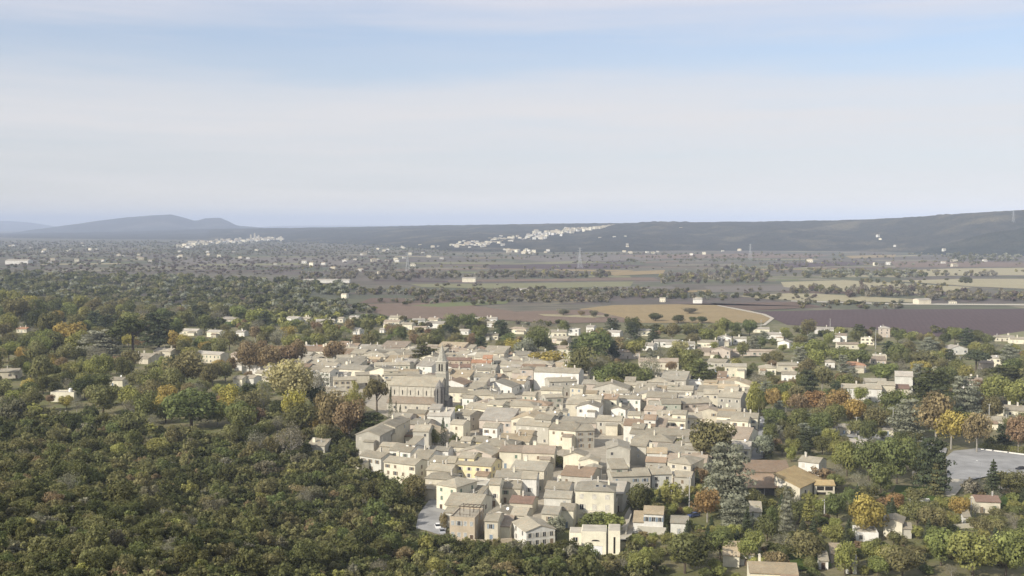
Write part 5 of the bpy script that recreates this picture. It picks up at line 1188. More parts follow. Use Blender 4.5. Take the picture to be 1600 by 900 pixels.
def ground_mat():
    m, nt, out = newmat('ground')
    p = worldpos(nt)
    sep = N(nt, 'ShaderNodeSeparateXYZ'); L(nt, p, sep.inputs[0])
    # plain: a patchwork of fields
    vec = scaled(nt, p, (1 / 210.0, 1 / 120.0, 0.0))
    nz = N(nt, 'ShaderNodeTexNoise'); nz.inputs['Scale'].default_value = 0.7; L(nt, vec, nz.inputs['Vector'])
    mv = N(nt, 'ShaderNodeVectorMath', operation='MULTIPLY_ADD'); L(nt, nz.outputs['Color'], mv.inputs[0]); mv.inputs[1].default_value = (0.5, 0.5, 0); L(nt, vec, mv.inputs[2])
    vo = N(nt, 'ShaderNodeTexVoronoi', distance='CHEBYCHEV'); vo.inputs['Scale'].default_value = 1.0; vo.inputs['Randomness'].default_value = 0.85; L(nt, mv.outputs[0], vo.inputs['Vector'])
    sc = N(nt, 'ShaderNodeSeparateColor'); L(nt, vo.outputs['Color'], sc.inputs[0])
    fieldc = ramp(nt, sc.outputs[0], [(0.0, (.165,.13,.105)), (.13, (.20,.175,.12)), (.25, (.145,.15,.08)), (.36, (.165,.125,.115)), (.48, (.26,.22,.15)), (.56, (.125,.13,.08)), (.66, (.185,.15,.12)), (.76, (.32,.28,.185)), (.82, (.155,.16,.095)), (.91, (.21,.18,.135))], 'CONSTANT')
    fn = noise(nt, scaled(nt, p, (.02, .05, .05)), 1.0, 5)
    fieldc = mixc(nt, maprange(nt, fn, .35, .65, 0, .9), fieldc, (.095, .095, .068))
    fieldc = mixc(nt, .18, fieldc, (.05, .05, .045))
    # near: gardens, dry grass and bare soil
    n1 = noise(nt, p, 0.035, 5); n2 = noise(nt, p, 0.4, 4)
    gard = ramp(nt, n1, [(.30, (.115, .13, .045)), (.45, (.16, .155, .07)), (.55, (.22, .19, .115)), (.66, (.14, .155, .055)), (.75, (.29, .25, .17))])
    gard = mixc(nt, maprange(nt, n2, .4, .7, 0, .55), gard, (.10, .10, .05))
    far = maprange(nt, sep.outputs[1], 1000, 1250, 0, 1)
    col = mixc(nt, far, gard, fieldc)
    # the hill: dark leaf litter and some pale rock
    n3 = noise(nt, p, 0.12, 5)
    litter = ramp(nt, n3, [(.35, (.035, .032, .018)), (.55, (.06, .052, .028)), (.66, (.12, .105, .06)), (.74, (.30, .27, .20))])
    col = mixc(nt, maprange(nt, sep.outputs[2], .3, 2.5, 0, 1), col, litter)
    principled(nt, out, col, .95, .1, n2, .5, .2)
ground_mat()
Xg, Yg = np.meshgrid(gx, gy)
structure('ground', grid_mesh('ground', Xg, Yg, near_hill(Xg, Yg), 'ground'))

# ------------------------------------------------------------------ hills
def forest_mat(name, c, c2, c3, s=1.0):
    m, nt, out = newmat(name); p = worldpos(nt)
    n1 = noise(nt, p, 0.0035 * s, 5); n2 = noise(nt, p, 0.022 * s, 6, .75); n3 = noise(nt, p, .11 * s, 3)
    col = mixc(nt, maprange(nt, n2, .35, .65, 0, 1), c, c2)
    col = mixc(nt, maprange(nt, n1, .52, .68, 0, .8), col, c3)
    col = mixc(nt, maprange(nt, n3, .4, .65, 0, .6), col, mul(c, .55))
    principled(nt, out, col, .95, .05, n3, 1.0, 6.0)
forest_mat('forest', (.024, .028, .020), (.070, .064, .040), (.17, .145, .09))
forest_mat('spur_forest', (.020, .026, .018), (.046, .048, .030), (.085, .08, .05))
forest_mat('far_forest', (.042, .044, .034), (.062, .060, .044), (.090, .082, .06), .5)
forest_mat('mountain_rock', (.045, .050, .045), (.065, .066, .056), (.16, .15, .13), .35)
HN = {'wooded_ridge': ('hill', 'forest', 4.0), 'near_spur': ('hill', 'spur_forest', 3.0), 'blue_ridge': ('hill', 'far_forest', 6.0), 'mountain': ('mountain', 'mountain_rock', 6.0), 'far_mountain': ('mountain', 'mountain_rock', 10.0), 'far_plateau': ('hill', 'far_forest', 10.0)}
for key, (nm, mt, step) in HN.items():
    px_, py_, dr_, df_, back, rough = HILLS[key]
    a, b = max(px_[0], -260), min(px_[-1], 1860)
    us = np.arange(a, b + step, step); vs = np.concatenate([np.linspace(-.03, 1, 56 if key == 'wooded_ridge' else 34), 1 + np.linspace(.1, 1, 8)])
    PX, VV = np.meshgrid(us, vs)
    dr = np.interp(PX, px_, dr_); df = np.interp(PX, px_, df_)
    YY = np.where(VV <= 1, df + (dr - df) * VV, dr + back * (VV - 1)); XX = (PX - 800) / F * YY
    ZZ = hill_z(key, XX, YY)
    wl = 60.0 if rough < 4 else 200.0
    ZZ = ZZ + ((vnoise(XX / wl, YY / wl) - .5) * 2 * rough * 1.6 + (vnoise(XX / 17.0 + 5, YY / 17.0) - .5) * 2 * rough) * sstep(0, 12, ZZ) * np.where(VV > .93, .35, 1.0)
    if key in ('wooded_ridge', 'near_spur', 'blue_ridge'):
        fw = 330.0 if key != 'blue_ridge' else 700.0
        ZZ = ZZ + ((vnoise(XX / fw + 3.3, YY / (fw * 2.2)) - .5) * .42 + (vnoise(XX / (fw * .45), YY / fw) - .5) * .2) * np.minimum(ZZ, 110) * (1 - sstep(.80, 1, VV)) * sstep(0, .12, VV)
    if key == 'mountain':
        ZZ = ZZ + (vnoise(XX / 420.0, YY / 420.0) - .5) * 60 * sstep(10, 60, ZZ) * (1 - sstep(.7, 1, VV)) 
    ZZ = np.where(ZZ < .5, -2.0, ZZ)
    structure(nm, grid_mesh(nm, XX, YY, ZZ, mt))

# ------------------------------------------------------------------ fields, roads, squares
_order = [0]
def sheet(name, pts, mat, z=None, kind='structure'):
    _order[0] += 1
    z = z if z is not None else 0.05 + 0.004 * _order[0]
    m = MB(); m.poly([(p.x, p.y, z) for p in (at0(a, b) for a, b in pts)], mat)
    o = m.build(name); o['kind'] = kind; return o
def field_mat(name, c, c2, rows=0.0, ang=0.0):
    m, nt, out = newmat(name); p = worldpos(nt)
    n1 = noise(nt, scaled(nt, p, (.008, .02, .02)), 1.0, 5); n2 = noise(nt, p, .15, 5, .7)
    col = mixc(nt, maprange(nt, n1, .3, .7, 0, 1), c, c2); col = mixc(nt, maprange(nt, n2, .35, .65, 0, .7), col, mul(c, .66))
    if rows:
        mp = N(nt, 'ShaderNodeMapping'); L(nt, p, mp.inputs['Vector']); mp.inputs['Rotation'].default_value = (0, 0, ang)
        w = N(nt, 'ShaderNodeTexWave'); w.inputs['Scale'].default_value = rows; w.inputs['Distortion'].default_value = .8; L(nt, mp.outputs['Vector'], w.inputs['Vector'])
        col = mixc(nt, maprange(nt, w.outputs['Fac'], 0, 1, 0, .22), col, mul(c2, .6))
    principled(nt, out, col, .95, .05)
field_mat('vineyard', (.125, .090, .090), (.105, .080, .076), .06, .3)
field_mat('vineyard_brown', (.18, .128, .10), (.155, .118, .09), .08, -.4)
field_mat('stubble', (.34, .26, .14), (.28, .215, .12)); field_mat('pale_stubble', (.40, .355, .225), (.33, .29, .18)); field_mat('brown_soil', (.225, .165, .125), (.185, .14, .105)); field_mat('meadow', (.17, .195, .085), (.19, .185, .10)); field_mat('dry_meadow', (.24, .235, .13), (.205, .19, .115)); field_mat('grey_field', (.20, .175, .15), (.17, .15, .125)); field_mat('lawn', (.075, .115, .028), (.10, .115, .04)); field_mat('shrubland', (.075, .07, .042), (.10, .085, .055))
FIELDS = [
 ('vineyard', [(1150, 488), (1330, 484), (1640, 483), (1640, 528), (1500, 530), (1330, 512), (1230, 508), (1212, 500)]), ('stubble', [(905, 483), (960, 477), (1110, 475), (1160, 482), (1206, 496), (1194, 505), (1100, 505), (1000, 505), (940, 499)]),
 ('brown_soil', [(790, 488), (920, 484), (1000, 503), (860, 506), (780, 500)]), ('pale_stubble', [(840, 491), (960, 494), (930, 497), (850, 494)]), ('brown_soil', [(540, 476), (700, 472), (810, 488), (780, 500), (620, 498)]), ('meadow', [(640, 478), (700, 473), (800, 470), (790, 475), (690, 480)]),
 ('vineyard_brown', [(580, 466), (720, 467), (700, 472), (560, 474)]), ('dry_meadow', [(640, 444), (800, 443), (990, 440), (985, 448), (800, 452), (660, 449)]), ('brown_soil', [(700, 438), (1020, 434), (1030, 438), (700, 441)]),
 ('stubble', [(985, 457), (1110, 453), (1120, 456), (1000, 459)]), ('grey_field', [(1100, 448), (1240, 446), (1240, 455), (1110, 457)]),
 ('pale_stubble', [(1220, 441), (1320, 438), (1395, 442), (1520, 449), (1480, 456), (1380, 462), (1280, 452), (1225, 449)]), ('pale_stubble', [(1350, 425), (1480, 420), (1640, 418), (1640, 430), (1500, 431), (1440, 432), (1440, 426)]), ('pale_stubble', [(1395, 439), (1500, 436), (1640, 436), (1640, 453), (1520, 448)]),
 ('pale_stubble', [(1150, 463), (1250, 458), (1430, 468), (1430, 473), (1290, 471), (1200, 468)]), ('meadow', [(1440, 391), (1520, 389), (1640, 386), (1640, 389), (1520, 392), (1440, 394)]), ('vineyard_brown', [(1060, 476), (1240, 472), (1290, 480), (1160, 486), (1110, 474)]),
 ('brown_soil', [(1390, 408), (1520, 409), (1640, 412), (1640, 417), (1400, 418)]), ('grey_field', [(800, 404), (960, 399), (1100, 402), (1000, 407), (860, 410)]), ('vineyard', [(760, 414), (940, 412), (1010, 415), (960, 420), (770, 420)]), ('dry_meadow', [(820, 411), (900, 408), (960, 410), (860, 413)]), ('stubble', [(940, 426), (1040, 422), (1036, 428), (960, 431)]),
 ('grey_field', [(250, 404), (440, 402), (560, 406), (540, 416), (300, 418)]), ('dry_meadow', [(300, 413), (480, 411), (480, 414), (300, 416)]), ('vineyard_brown', [(280, 466), (390, 465), (430, 468), (320, 469)]), ('grey_field', [(240, 496), (360, 492), (380, 500), (250, 506)]), ('lawn', [(345, 503), (440, 498), (450, 506), (350, 512)]),
 ('brown_soil', [(960, 399), (1180, 396), (1300, 399), (1260, 403), (1020, 404)]), ('vineyard', [(1200, 413), (1340, 409), (1350, 414), (1230, 419)]), ('stubble', [(1320, 400), (1400, 398), (1398, 402), (1330, 404)]), ('pale_stubble', [(1450, 389), (1500, 386), (1500, 388), (1470, 391)]), ('dry_meadow', [(1560, 524), (1640, 512), (1640, 532), (1580, 534)]),
 ('meadow', [(938, 555), (960, 552), (958, 566), (934, 566)]), ('shrubland', [(1500, 628), (1640, 622), (1640, 652), (1510, 654)]), ('lawn', [(1400, 760), (1470, 764), (1474, 786), (1390, 782)]), ('lawn', [(1560, 776), (1640, 768), (1640, 800), (1560, 800)]), ('lawn', [(1200, 872), (1290, 862), (1300, 888), (1220, 896)]), ('lawn', [(1000, 786), (1050, 790), (1040, 800), (1000, 800)]), ('stubble', [(1566, 744), (1640, 730), (1640, 768), (1560, 774)]),
]
for _ in range(90):
    y = rnd.choice([rnd.uniform(399, 428), rnd.uniform(410, 470)]); x = rnd.uniform(540, 1600) if rnd.random() < .8 else rnd.uniform(0, 560)
    if x < 560 and y > 424: continue
    l = rnd.uniform(40, 170); t = max(.8, (y - 380) * rnd.uniform(.02, .06)); s_ = rnd.uniform(-2, 2)
    FIELDS.insert(0, (rnd.choice(['stubble', 'dry_meadow', 'grey_field', 'brown_soil', 'vineyard', 'pale_stubble', 'grey_field', 'meadow', 'vineyard_brown', 'dry_meadow']), [(x, y + t), (x + l, y + t + s_), (x + l + rnd.uniform(-20, 20), y + s_), (x + rnd.uniform(-20, 20), y)]))
for mt, pts in FIELDS: sheet('field' if mt != 'lawn' else 'lawn', pts, mt)
sheet('village_paving', VPOLY, 'paving', 0.045)
sheet('car_park', [(1478, 716), (1490, 706), (1530, 702), (1640, 716), (1640, 742), (1560, 742), (1516, 752), (1480, 750)], 'asphalt')
sheet('path', [(1480, 750), (1512, 751), (1502, 764), (1490, 779), (1476, 777)], 'pale_gravel'); sheet('path', [(1560, 744), (1640, 742), (1640, 756), (1585, 762), (1560, 768)], 'pale_gravel'); sheet('path', [(1424, 746), (1432, 704), (1437, 704), (1440, 748), (1432, 752)], 'pale_gravel')
sheet('road', [(1163, 722), (1176, 690), (1181, 652), (1196, 652), (1197, 690), (1192, 718)], 'asphalt'); sheet('road', [(648, 836), (654, 806), (676, 776), (690, 790), (700, 812), (696, 836), (690, 842)], 'asphalt')
sheet('road', [(1196, 662), (1310, 668), (1440, 690), (1480, 702), (1478, 710), (1420, 700), (1300, 680), (1196, 676)], 'asphalt'); sheet('path', [(966, 846), (974, 812), (986, 790), (998, 796), (994, 820), (984, 846)], 'pale_gravel')
sheet('path', [(1176, 510), (1192, 508), (1204, 498), (1190, 492), (1150, 484), (1120, 478), (1122, 477.4), (1154, 483), (1196, 491.5), (1210, 498), (1196, 509)], 'pale_gravel'); sheet('path', [(1236, 470), (1400, 474.5), (1640, 476), (1640, 478), (1400, 476.5), (1236, 471.5)], 'pale_gravel')
for i in range(0):
    a = at0(1500 + i * 14, 722 + i * .8); b = at0(1496 + i * 14, 731 + i * .8)
    m = MB(); d = (b - a).normalized(); nrm = Vector((-d.y, d.x, 0)) * .07
    m.poly([(a + nrm), (a - nrm), (b - nrm), (b + nrm)], 'road_paint'); o = m.build('parking_line', loc=(0, 0, .26)); o['kind'] = 'structure'

# ------------------------------------------------------------------ walls, hedges, poles, lamps, vehicles
def wallrun(name, cat, pts, h, t, mat, desc, group=None):
    P0 = at0(*pts[0]); o = thing(name, cat, desc, P0, 0, group, desc)
    m = MB()
    for (a, b) in zip(pts[:-1], pts[1:]):
        a, b = at0(*a) - P0, at0(*b) - P0; d = (b - a).normalized(); n_ = Vector((-d.y, d.x, 0)) * t / 2
        m.solid([tuple(a - n_ + Vector((0, 0, h))), tuple(b - n_ + Vector((0, 0, h))), tuple(b + n_ + Vector((0, 0, h))), tuple(a + n_ + Vector((0, 0, h)))], h + .3, mat)
    m.build('wall', o); return o
wallrun('stone_wall', 'wall', [(1531, 704), (1550, 706)], .9, .7, 'wall_white', 'first pale stone parapet along the far edge of the car park', 'parapets of the car park')
wallrun('stone_wall', 'wall', [(1553, 706.5), (1574, 709)], .9, .7, 'wall_white', 'second pale stone parapet along the far edge of the car park', 'parapets of the car park')
wallrun('stone_wall', 'wall', [(1577, 709.5), (1612, 714)], .9, .7, 'wall_white', 'third pale stone parapet along the far edge of the car park', 'parapets of the car park')
wallrun('garden_wall', 'wall', [(1536, 652), (1590, 651)], 1.8, .3, 'wall_cream', 'low cream garden wall below the bare plot')
wallrun('garden_wall', 'wall', [(1419, 783), (1452, 785)], 1.4, .5, 'wall_white', 'broken white garden wall on the green lawn')
wallrun('garden_wall', 'wall', [(1216, 642), (1240, 642)], 1.2, .3, 'wall_cream', 'low cream wall under the autumn plane trees')
wallrun('retaining_wall', 'wall', [(978, 838), (990, 800), (984, 790)], 2.2, .4, 'wall_grey', 'grey retaining wall curving along the track')
wallrun('retaining_wall', 'wall', [(700, 848), (760, 851), (800, 848)], 1.5, .5, 'wall_brown', 'brown retaining wall below the pergola house')
wallrun('garden_wall', 'wall', [(996, 833), (1042, 836)], 2.4, .4, 'wall_grey', 'dark grey terrace wall below the white ivy house')
wallrun('garden_wall', 'wall', [(1490, 826), (1538, 824)], 1.5, .5, 'wall_beige', 'beige garden wall behind the bright green trees')
def hedge(pts, h, t, leaf, desc):
    P0 = at0(*pts[0]); o = thing('hedge', 'hedge', desc, P0, 0, None, desc)
    lob = []
    for (a, b) in zip(pts[:-1], pts[1:]):
        a, b = at0(*a) - P0, at0(*b) - P0; n_ = max(2, int((b - a).length / 1.2))
        for i in range(n_):
            q = a + (b - a) * ((i + .5) / n_); lob.append((q.x, q.y, h * .5, .9, t * .6, h * .55, 130, .42 + rnd.gauss(0, .1)))
    V_, T2 = ell_cards(lob, .16, 77, .8); child('foliage', cards_mesh('foliage', V_, T2, 'leaf_' + leaf), o)
hedge([(1532, 700), (1560, 703), (1612, 709)], 2.6, 2.0, 'bright', 'long clipped green hedge behind the car park')
hedge([(905, 829), (970, 832)], 2.4, 2.0, 'bright', 'dense green hedge above the garage villa')
hedge([(1040, 834), (1048, 800)], 3.5, 1.6, 'green', 'ivy hedge on the shaded side of the white ivy house')
def pole(x, yt, yb, kind='pole', desc=None):
    p = at0(x, yb) if yb > 400 else at(x, yb); d = ray(x, yt); h = CAMZ + d[2] * p.y / d[1]
    if kind == 'pole':
        o = thing('utility_pole', 'pole', desc or 'pale concrete utility pole', p, 0, 'utility poles'); m = MB(); m.bar((0, 0, -.3), (0, 0, h), .26, 'concrete', 6, .17); m.build('pole', o)
        m = MB(); m.bar((-.8, 0, h - .5), (.8, 0, h - .5), .07, 'metal'); [m.bar((a, 0, h - .45), (a, 0, h - .15), .05, 'white_paint') for a in (-.7, 0, .7)]; m.build('crossarm', o)
    else:
        o = thing('street_lamp', 'street lamp', desc or 'thin grey street lamp', p, 0, 'street lamps'); m = MB(); m.bar((0, 0, 0), (0, 0, h), .09, 'metal', 6, .06); m.bar((0, 0, h - .1), (-1.1, 0, h), .05, 'metal'); m.build('post', o)
        m = MB(); m.box(-1.7, -1.0, -.15, .15, h - .02, h + .12, 'white_paint'); m.build('lamp_head', o)
for a in [(1338, 651, 682), (1395, 637, 678), (1545, 631, 668), (1517, 777, 808), (480, 503, 523), (325, 494, 518), (221, 489, 503), (625, 503, 522), (639, 514, 530), (710, 499, 509), (1368, 514, 545), (1535, 541, 560), (1484, 562, 575), (1500, 557, 572), (99, 578, 598), (1297, 498, 512), (1157, 510, 524), (1077, 745, 792), (1288, 780, 812), (1248, 582, 596), (1368, 550, 566), (1189, 500, 514), (1094, 524, 534), (1573, 545, 558), (728, 500, 508), (1240, 690, 706)]: pole(*a)
for a in [(1531, 720, 752), (1352, 650, 668), (1185, 612, 654), (1446, 684, 720), (1329, 616, 642)]: pole(*a, kind='lamp')
def car_mesh(paint):
    b = MB(); prof = [(-2.1, .35), (-2.1, .85), (-1.95, .95), (-1.0, 1.0), (1.9, 1.0), (2.1, .85), (2.1, .35)]
    n = len(prof); k0 = len(b.v)
    for y in (-.85, .85): b.v.extend((x, y, z) for x, z in prof)
    k = b.mi(paint)
    b.f.append(tuple(range(n))); b.m.append(k); b.f.append(tuple(range(2 * n - 1, n - 1, -1))); b.m.append(k)
    for i in range(n): j = (i + 1) % n; b.f.append((i, i + n, j + n, j)); b.m.append(k)
    body = b.mesh('body')
    c = MB(); lo = [(-1.1, -.8, 1.003), (1.75, -.8, 1.003), (1.75, .8, 1.003), (-1.1, .8, 1.003)]; hi = [(-.35, -.65, 1.48), (1.3, -.65, 1.48), (1.3, .65, 1.48), (-.35, .65, 1.48)]
    for i in range(4): j = (i + 1) % 4; c.poly([lo[i], lo[j], hi[j], hi[i]], 'pane')
    c.solid([(x, y, z + .04) for x, y, z in hi], .04, paint); cab = c.mesh('cabin')
    w = MB(); 
    pts = [(.32 * math.cos(i * math.pi / 5), .32 * math.sin(i * math.pi / 5)) for i in range(10)]
    for y in (-.1, .1): w.poly([(x, y, z) for x, z in (pts if y < 0 else pts[::-1])], 'tyre')
    for i in range(10): j = (i + 1) % 10; w.poly([(pts[i][0], -.1, pts[i][1]), (pts[i][0], .1, pts[i][1]), (pts[j][0], .1, pts[j][1]), (pts[j][0], -.1, pts[j][1])], 'tyre')
    w.bar((0, -.11, 0), (0, .11, 0), .18, 'metal', 8)
    return body, cab, w.mesh('wheel')
CARS = {k: car_mesh(k) for k in ('white_paint', 'black_paint', 'blue_paint', 'silver_paint')}
for x, y, rot, k, d in [(1595, 735, 20, 'black_paint', 'black car parked on the open asphalt car park'), (1186, 658, 95, 'white_paint', 'white van-like car at the far end of the village street'), (1198, 675, 80, 'white_paint', 'white car parked under the round green trees'), (1233, 673, 70, 'white_paint', 'white car at the edge of the shaded square'), (1213, 672, 85, 'blue_paint', 'dark blue car in the shade of the square trees'), (1221, 673, 85, 'black_paint', 'black car in the shade of the square trees'),
        (684, 826, 100, 'white_paint', 'white car on the road below the brown stone house'), (691, 834, 100, 'silver_paint', 'silver car on the road below the brown stone house'), (1402, 680, 5, 'black_paint', 'dark car parked by the cream hut near the square'), (1426, 683, 5, 'white_paint', 'white car parked beside the rusty plane trees'), (1412, 682, 5, 'silver_paint', 'silver car between two cars beside the rusty plane trees'), (1191, 712, 70, 'white_paint', 'white car at the near end of the village street'),
        (1084, 808, 30, 'blue_paint', 'dark blue car by the orange garden tree'), (1287, 818, 90, 'blue_paint', 'dark blue car under the garden firs'), (1506, 815, 10, 'white_paint', 'white car beside the beige garden wall'), (1180, 700, 70, 'silver_paint', 'silver car in the shade along the village street')]:
    p = at0(x, y); o = thing('car', 'car', d, (p.x, p.y, .12), R(rot), 'parked cars'); o['label'] = d; THINGS.pop()
    bo, ca_, wh = CARS[k]; child('body', bo, o); child('cabin', ca_, o)
    for a in (-1.35, 1.3):
        for b in (-.8, .8): child('wheel', wh, o, (a, b, .32))
def pylon(x, yt, yb, label):
    p = at(x, yb); d = ray(x, yt); h = CAMZ + d[2] * p.y / d[1] - p.z
    o = thing('transmission_tower', 'pylon', None, p, R(20), 'transmission towers', label)
    m = MB(); b = h * .10; t = h * .022; r = h * .0055
    lev = [0, .25, .45, .62, .75, .88, 1.0]; wd = lambda f: b + (t - b) * min(f / .7, 1)
    for i in range(len(lev) - 1):
        f0, f1 = lev[i], lev[i + 1]; a0, a1 = wd(f0), wd(f1)
        cs0 = [(a0, a0), (-a0, a0), (-a0, -a0), (a0, -a0)]; cs1 = [(a1, a1), (-a1, a1), (-a1, -a1), (a1, -a1)]
        for k in range(4):
            j = (k + 1) % 4
            m.bar((*cs0[k], f0 * h), (*cs1[k], f1 * h), r, 'metal'); m.bar((*cs0[k], f0 * h), (*cs1[j], f1 * h), r * .6, 'metal'); m.bar((*cs0[j], f0 * h), (*cs1[k], f1 * h), r * .6, 'metal')
    m.build('lattice_mast', o)
    m = MB()
    for f, l in ((.74, .17), (.86, .13), (.97, .09)):
        for s_ in (-1, 1):
            m.bar((0, 0, f * h + h * .02), (s_ * l * h, 0, f * h), r * .9, 'metal'); m.bar((0, 0, f * h - h * .012), (s_ * l * h, 0, f * h), r * .9, 'metal'); m.bar((s_ * l * h, 0, f * h), (s_ * l * h, 0, f * h - h * .035), r * .7, 'metal')
    m.build('crossarm', o)
pylon(906, 387, 419, 'tall lattice pylon in the middle of the field plain'); pylon(1172, 381, 406, 'lattice pylon at the foot of the wooded ridge'); pylon(1583, 329, 353, 'lattice pylon standing on the near wooded spur'); pylon(637, 394, 424, 'pale lattice pylon among the scattered houses of the plain'); pylon(250, 399, 420, 'lattice pylon west of the plain woods'); pylon(60, 399, 416, 'small lattice pylon farthest west on the plain')

# ------------------------------------------------------------------ far houses: the hillside village, the far town, farms of the plain
far_meshes = []
for i in range(8):
    r_ = random.Random(40 + i); w, d, h = r_.uniform(9, 15), r_.uniform(8, 11), r_.uniform(4.5, 8.5); m = MB()
    wl, sl, zf = roof_shape('h' if i % 3 == 0 else 'g', w, d, h)
    wc = ['wall_cream', 'wall_pale', 'wall_beige', 'wall_white'][i % 4]
    for p in wl: m.poly([(x, y, z if z > 0 else -4) for x, y, z in p], wc)
    for s_ in sl: m.solid(s_, .22, ['tan', 'pinkroof', 'sand', 'tan'][i % 4])
    for k in range(3): m.box(-w / 2 + w * (k + .3) / 3, -w / 2 + w * (k + .3) / 3 + 1.1, -.03, .02, 1.2, 2.7, 'opening')
    far_meshes.append(m.mesh('far_house'))
def far_house(x, y, k, group, label, s=1.0, name='far_house'):
    p = at(x, y)
    o = bpy.data.objects.new(name, far_meshes[k % 8]); COL.objects.link(o); o.location = p; o.rotation_euler = (0, 0, R(rnd.uniform(-35, 25))); o.scale = (s, s, s)
    o['category'] = 'house'; o['group'] = group; o['label'] = label
def strip(n, pts, group, label, s0, s1, name):
    for _ in range(n):
        t = rnd.random() * (len(pts) - 1); i = min(int(t), len(pts) - 2); f = t - i
        x = pts[i][0] + (pts[i + 1][0] - pts[i][0]) * f; y = pts[i][1] + (pts[i + 1][1] - pts[i][1]) * f; th = pts[i][2] + (pts[i + 1][2] - pts[i][2]) * f
        far_house(x + rnd.uniform(-3, 3), y + max(-1.6, min(1.6, rnd.gauss(0, .6))) * th, rnd.randrange(8), group, label, rnd.uniform(s0, s1), name)
strip(195, [(708, 385, 2.5), (745, 382, 5), (790, 376, 6), (830, 371, 6), (860, 365, 4), (890, 360.5, 2.2), (925, 357.5, 1.3), (958, 354, .8)], 'houses of the hillside village across the plain', 'pale house of the distant village spread up the wooded hillside', 1.0, 1.55, 'hillside_house')
strip(22, [(790, 392, 2), (815, 394, 3), (838, 396, 1.5)], 'houses of the hillside village across the plain', 'pale house of the distant village spread up the wooded hillside', .9, 1.3, 'hillside_house')
strip(150, [(282, 387, 2), (310, 381, 3.5), (350, 378.5, 3), (395, 376, 2.5), (442, 373.5, 1.2)], 'houses of the far town on the plain', 'pale house of the far town below the blue ridge', 1.1, 1.9, 'town_house')
for x, y0, h in [(392, 375, 34), (398, 375, 44), (404, 375, 30), (439, 377, 30)]:
    p = at(x, y0); o = thing('town_tower', 'tower', 'tall pale tower of the far town', p, .3, 'towers of the far town', 'tall pale stone tower rising from the far town'); m = MB(); m.box(-5, 5, -5, 5, -4, h, 'wall_beige'); m.build('tower_wall', o); m = MB(); m.prism([(-5.4, -5.4), (5.4, -5.4), (5.4, 5.4), (-5.4, 5.4)], h + .01, h + 4, 'tan', .05); m.build('tower_roof', o)
SC = [(30, 413), (15, 386), (22, 412), (40, 410), (78, 411), (82, 407), (20, 385), (70, 392), (48, 388), (128, 381), (130, 385), (105, 393), (110, 391), (68, 393), (66, 395), (120, 410), (160, 409), (185, 400), (192, 401), (217, 399), (216, 404), (220, 406), (150, 391), (140, 391), (280, 394), (282, 402), (278, 402), (290, 405), (235, 410), (325, 399), (324, 395), (342, 402), (365, 395), (375, 404), (387, 405), (400, 392), (430, 414), (445, 392), (475, 412), (486, 416), (505, 414), (520, 421), (538, 410), (542, 407), (555, 407), (570, 399), (565, 399), (590, 391), (575, 395), (600, 393), (606, 391), (630, 388), (628, 387), (656, 384), (620, 410), (618, 408), (605, 409), (585, 409), (590, 408), (645, 416), (563, 424), (594, 428), (632, 404), (640, 399), (660, 396), (676, 387), (685, 386), (670, 402), (690, 405), (735, 440), (822, 456), (537, 466), (415, 439), (104, 431), (116, 445), (60, 439), (195, 450), (230, 437), (1090, 471), (1035, 472), (1007, 461), (985, 396), (1012, 395), (1020, 396), (1028, 394), (975, 394), (1080, 399), (1100, 398), (1130, 393), (1155, 392), (1398, 385), (1493, 409), (1475, 412), (1493, 417), (1388, 414), (1370, 415), (1476, 391), (1265, 410), (1373, 369), (1375, 374), (980, 383), (980, 386), (960, 372), (977, 371), (950, 371), (1065, 358), (1445, 472), (1490, 475), (937, 373), (852, 395), (856, 393), (1106, 435), (1540, 409)]
for i, (x, y) in enumerate(SC):
    if 372 < y < 425 and x < 700: lab, gr = 'small pale house scattered over the far plain', 'scattered houses of the far plain'
    elif y >= 425: lab, gr = 'lone pale farmhouse between the fields of the plain', 'farmhouses between the fields'
    else: lab, gr = 'small pale house at the foot of the wooded ridge', 'houses at the foot of the ridge'
    far_house(x, y, i * 5 + 1, gr, lab, rnd.uniform(.6, .75) if y > 425 else rnd.uniform(.8, 1.25))
def shed(x0, x1, y, h, d, rot, label, mat='wall_white', roofm='paleroof'):
    p = at0((x0 + x1) / 2, y); w = (x1 - x0) / F * p.y; o = thing('long_shed', 'shed', None, p, R(rot), 'long sheds of the plain', label)
    wl, sl, zf = roof_shape('g', w, d, h, .2); m = MB(); [m.poly(q, mat) for q in wl]; m.build('wall', o); m = MB(); [m.solid(s_, .2, roofm) for s_ in sl]; m.build('roof', o)
shed(474, 546, 442, 5, 14, 0, 'very long low white shed at the edge of the plain woods'); shed(722, 743, 441, 7, 14, -5, 'pale yellow farm shed on the green plain', 'wall_cream'); shed(8, 44, 413, 9, 30, 0, 'big white warehouse at the far west of the plain'); shed(810, 834, 457, 5, 12, -4, 'low white farm building behind the bare hedge'); shed(1083, 1097, 474, 5, 10, -8, 'white farmhouse shed near the tan stubble field'); shed(1435, 1456, 476, 6, 14, 12, 'pale farm shed at the edge of the purple vineyard', 'wall_beige')

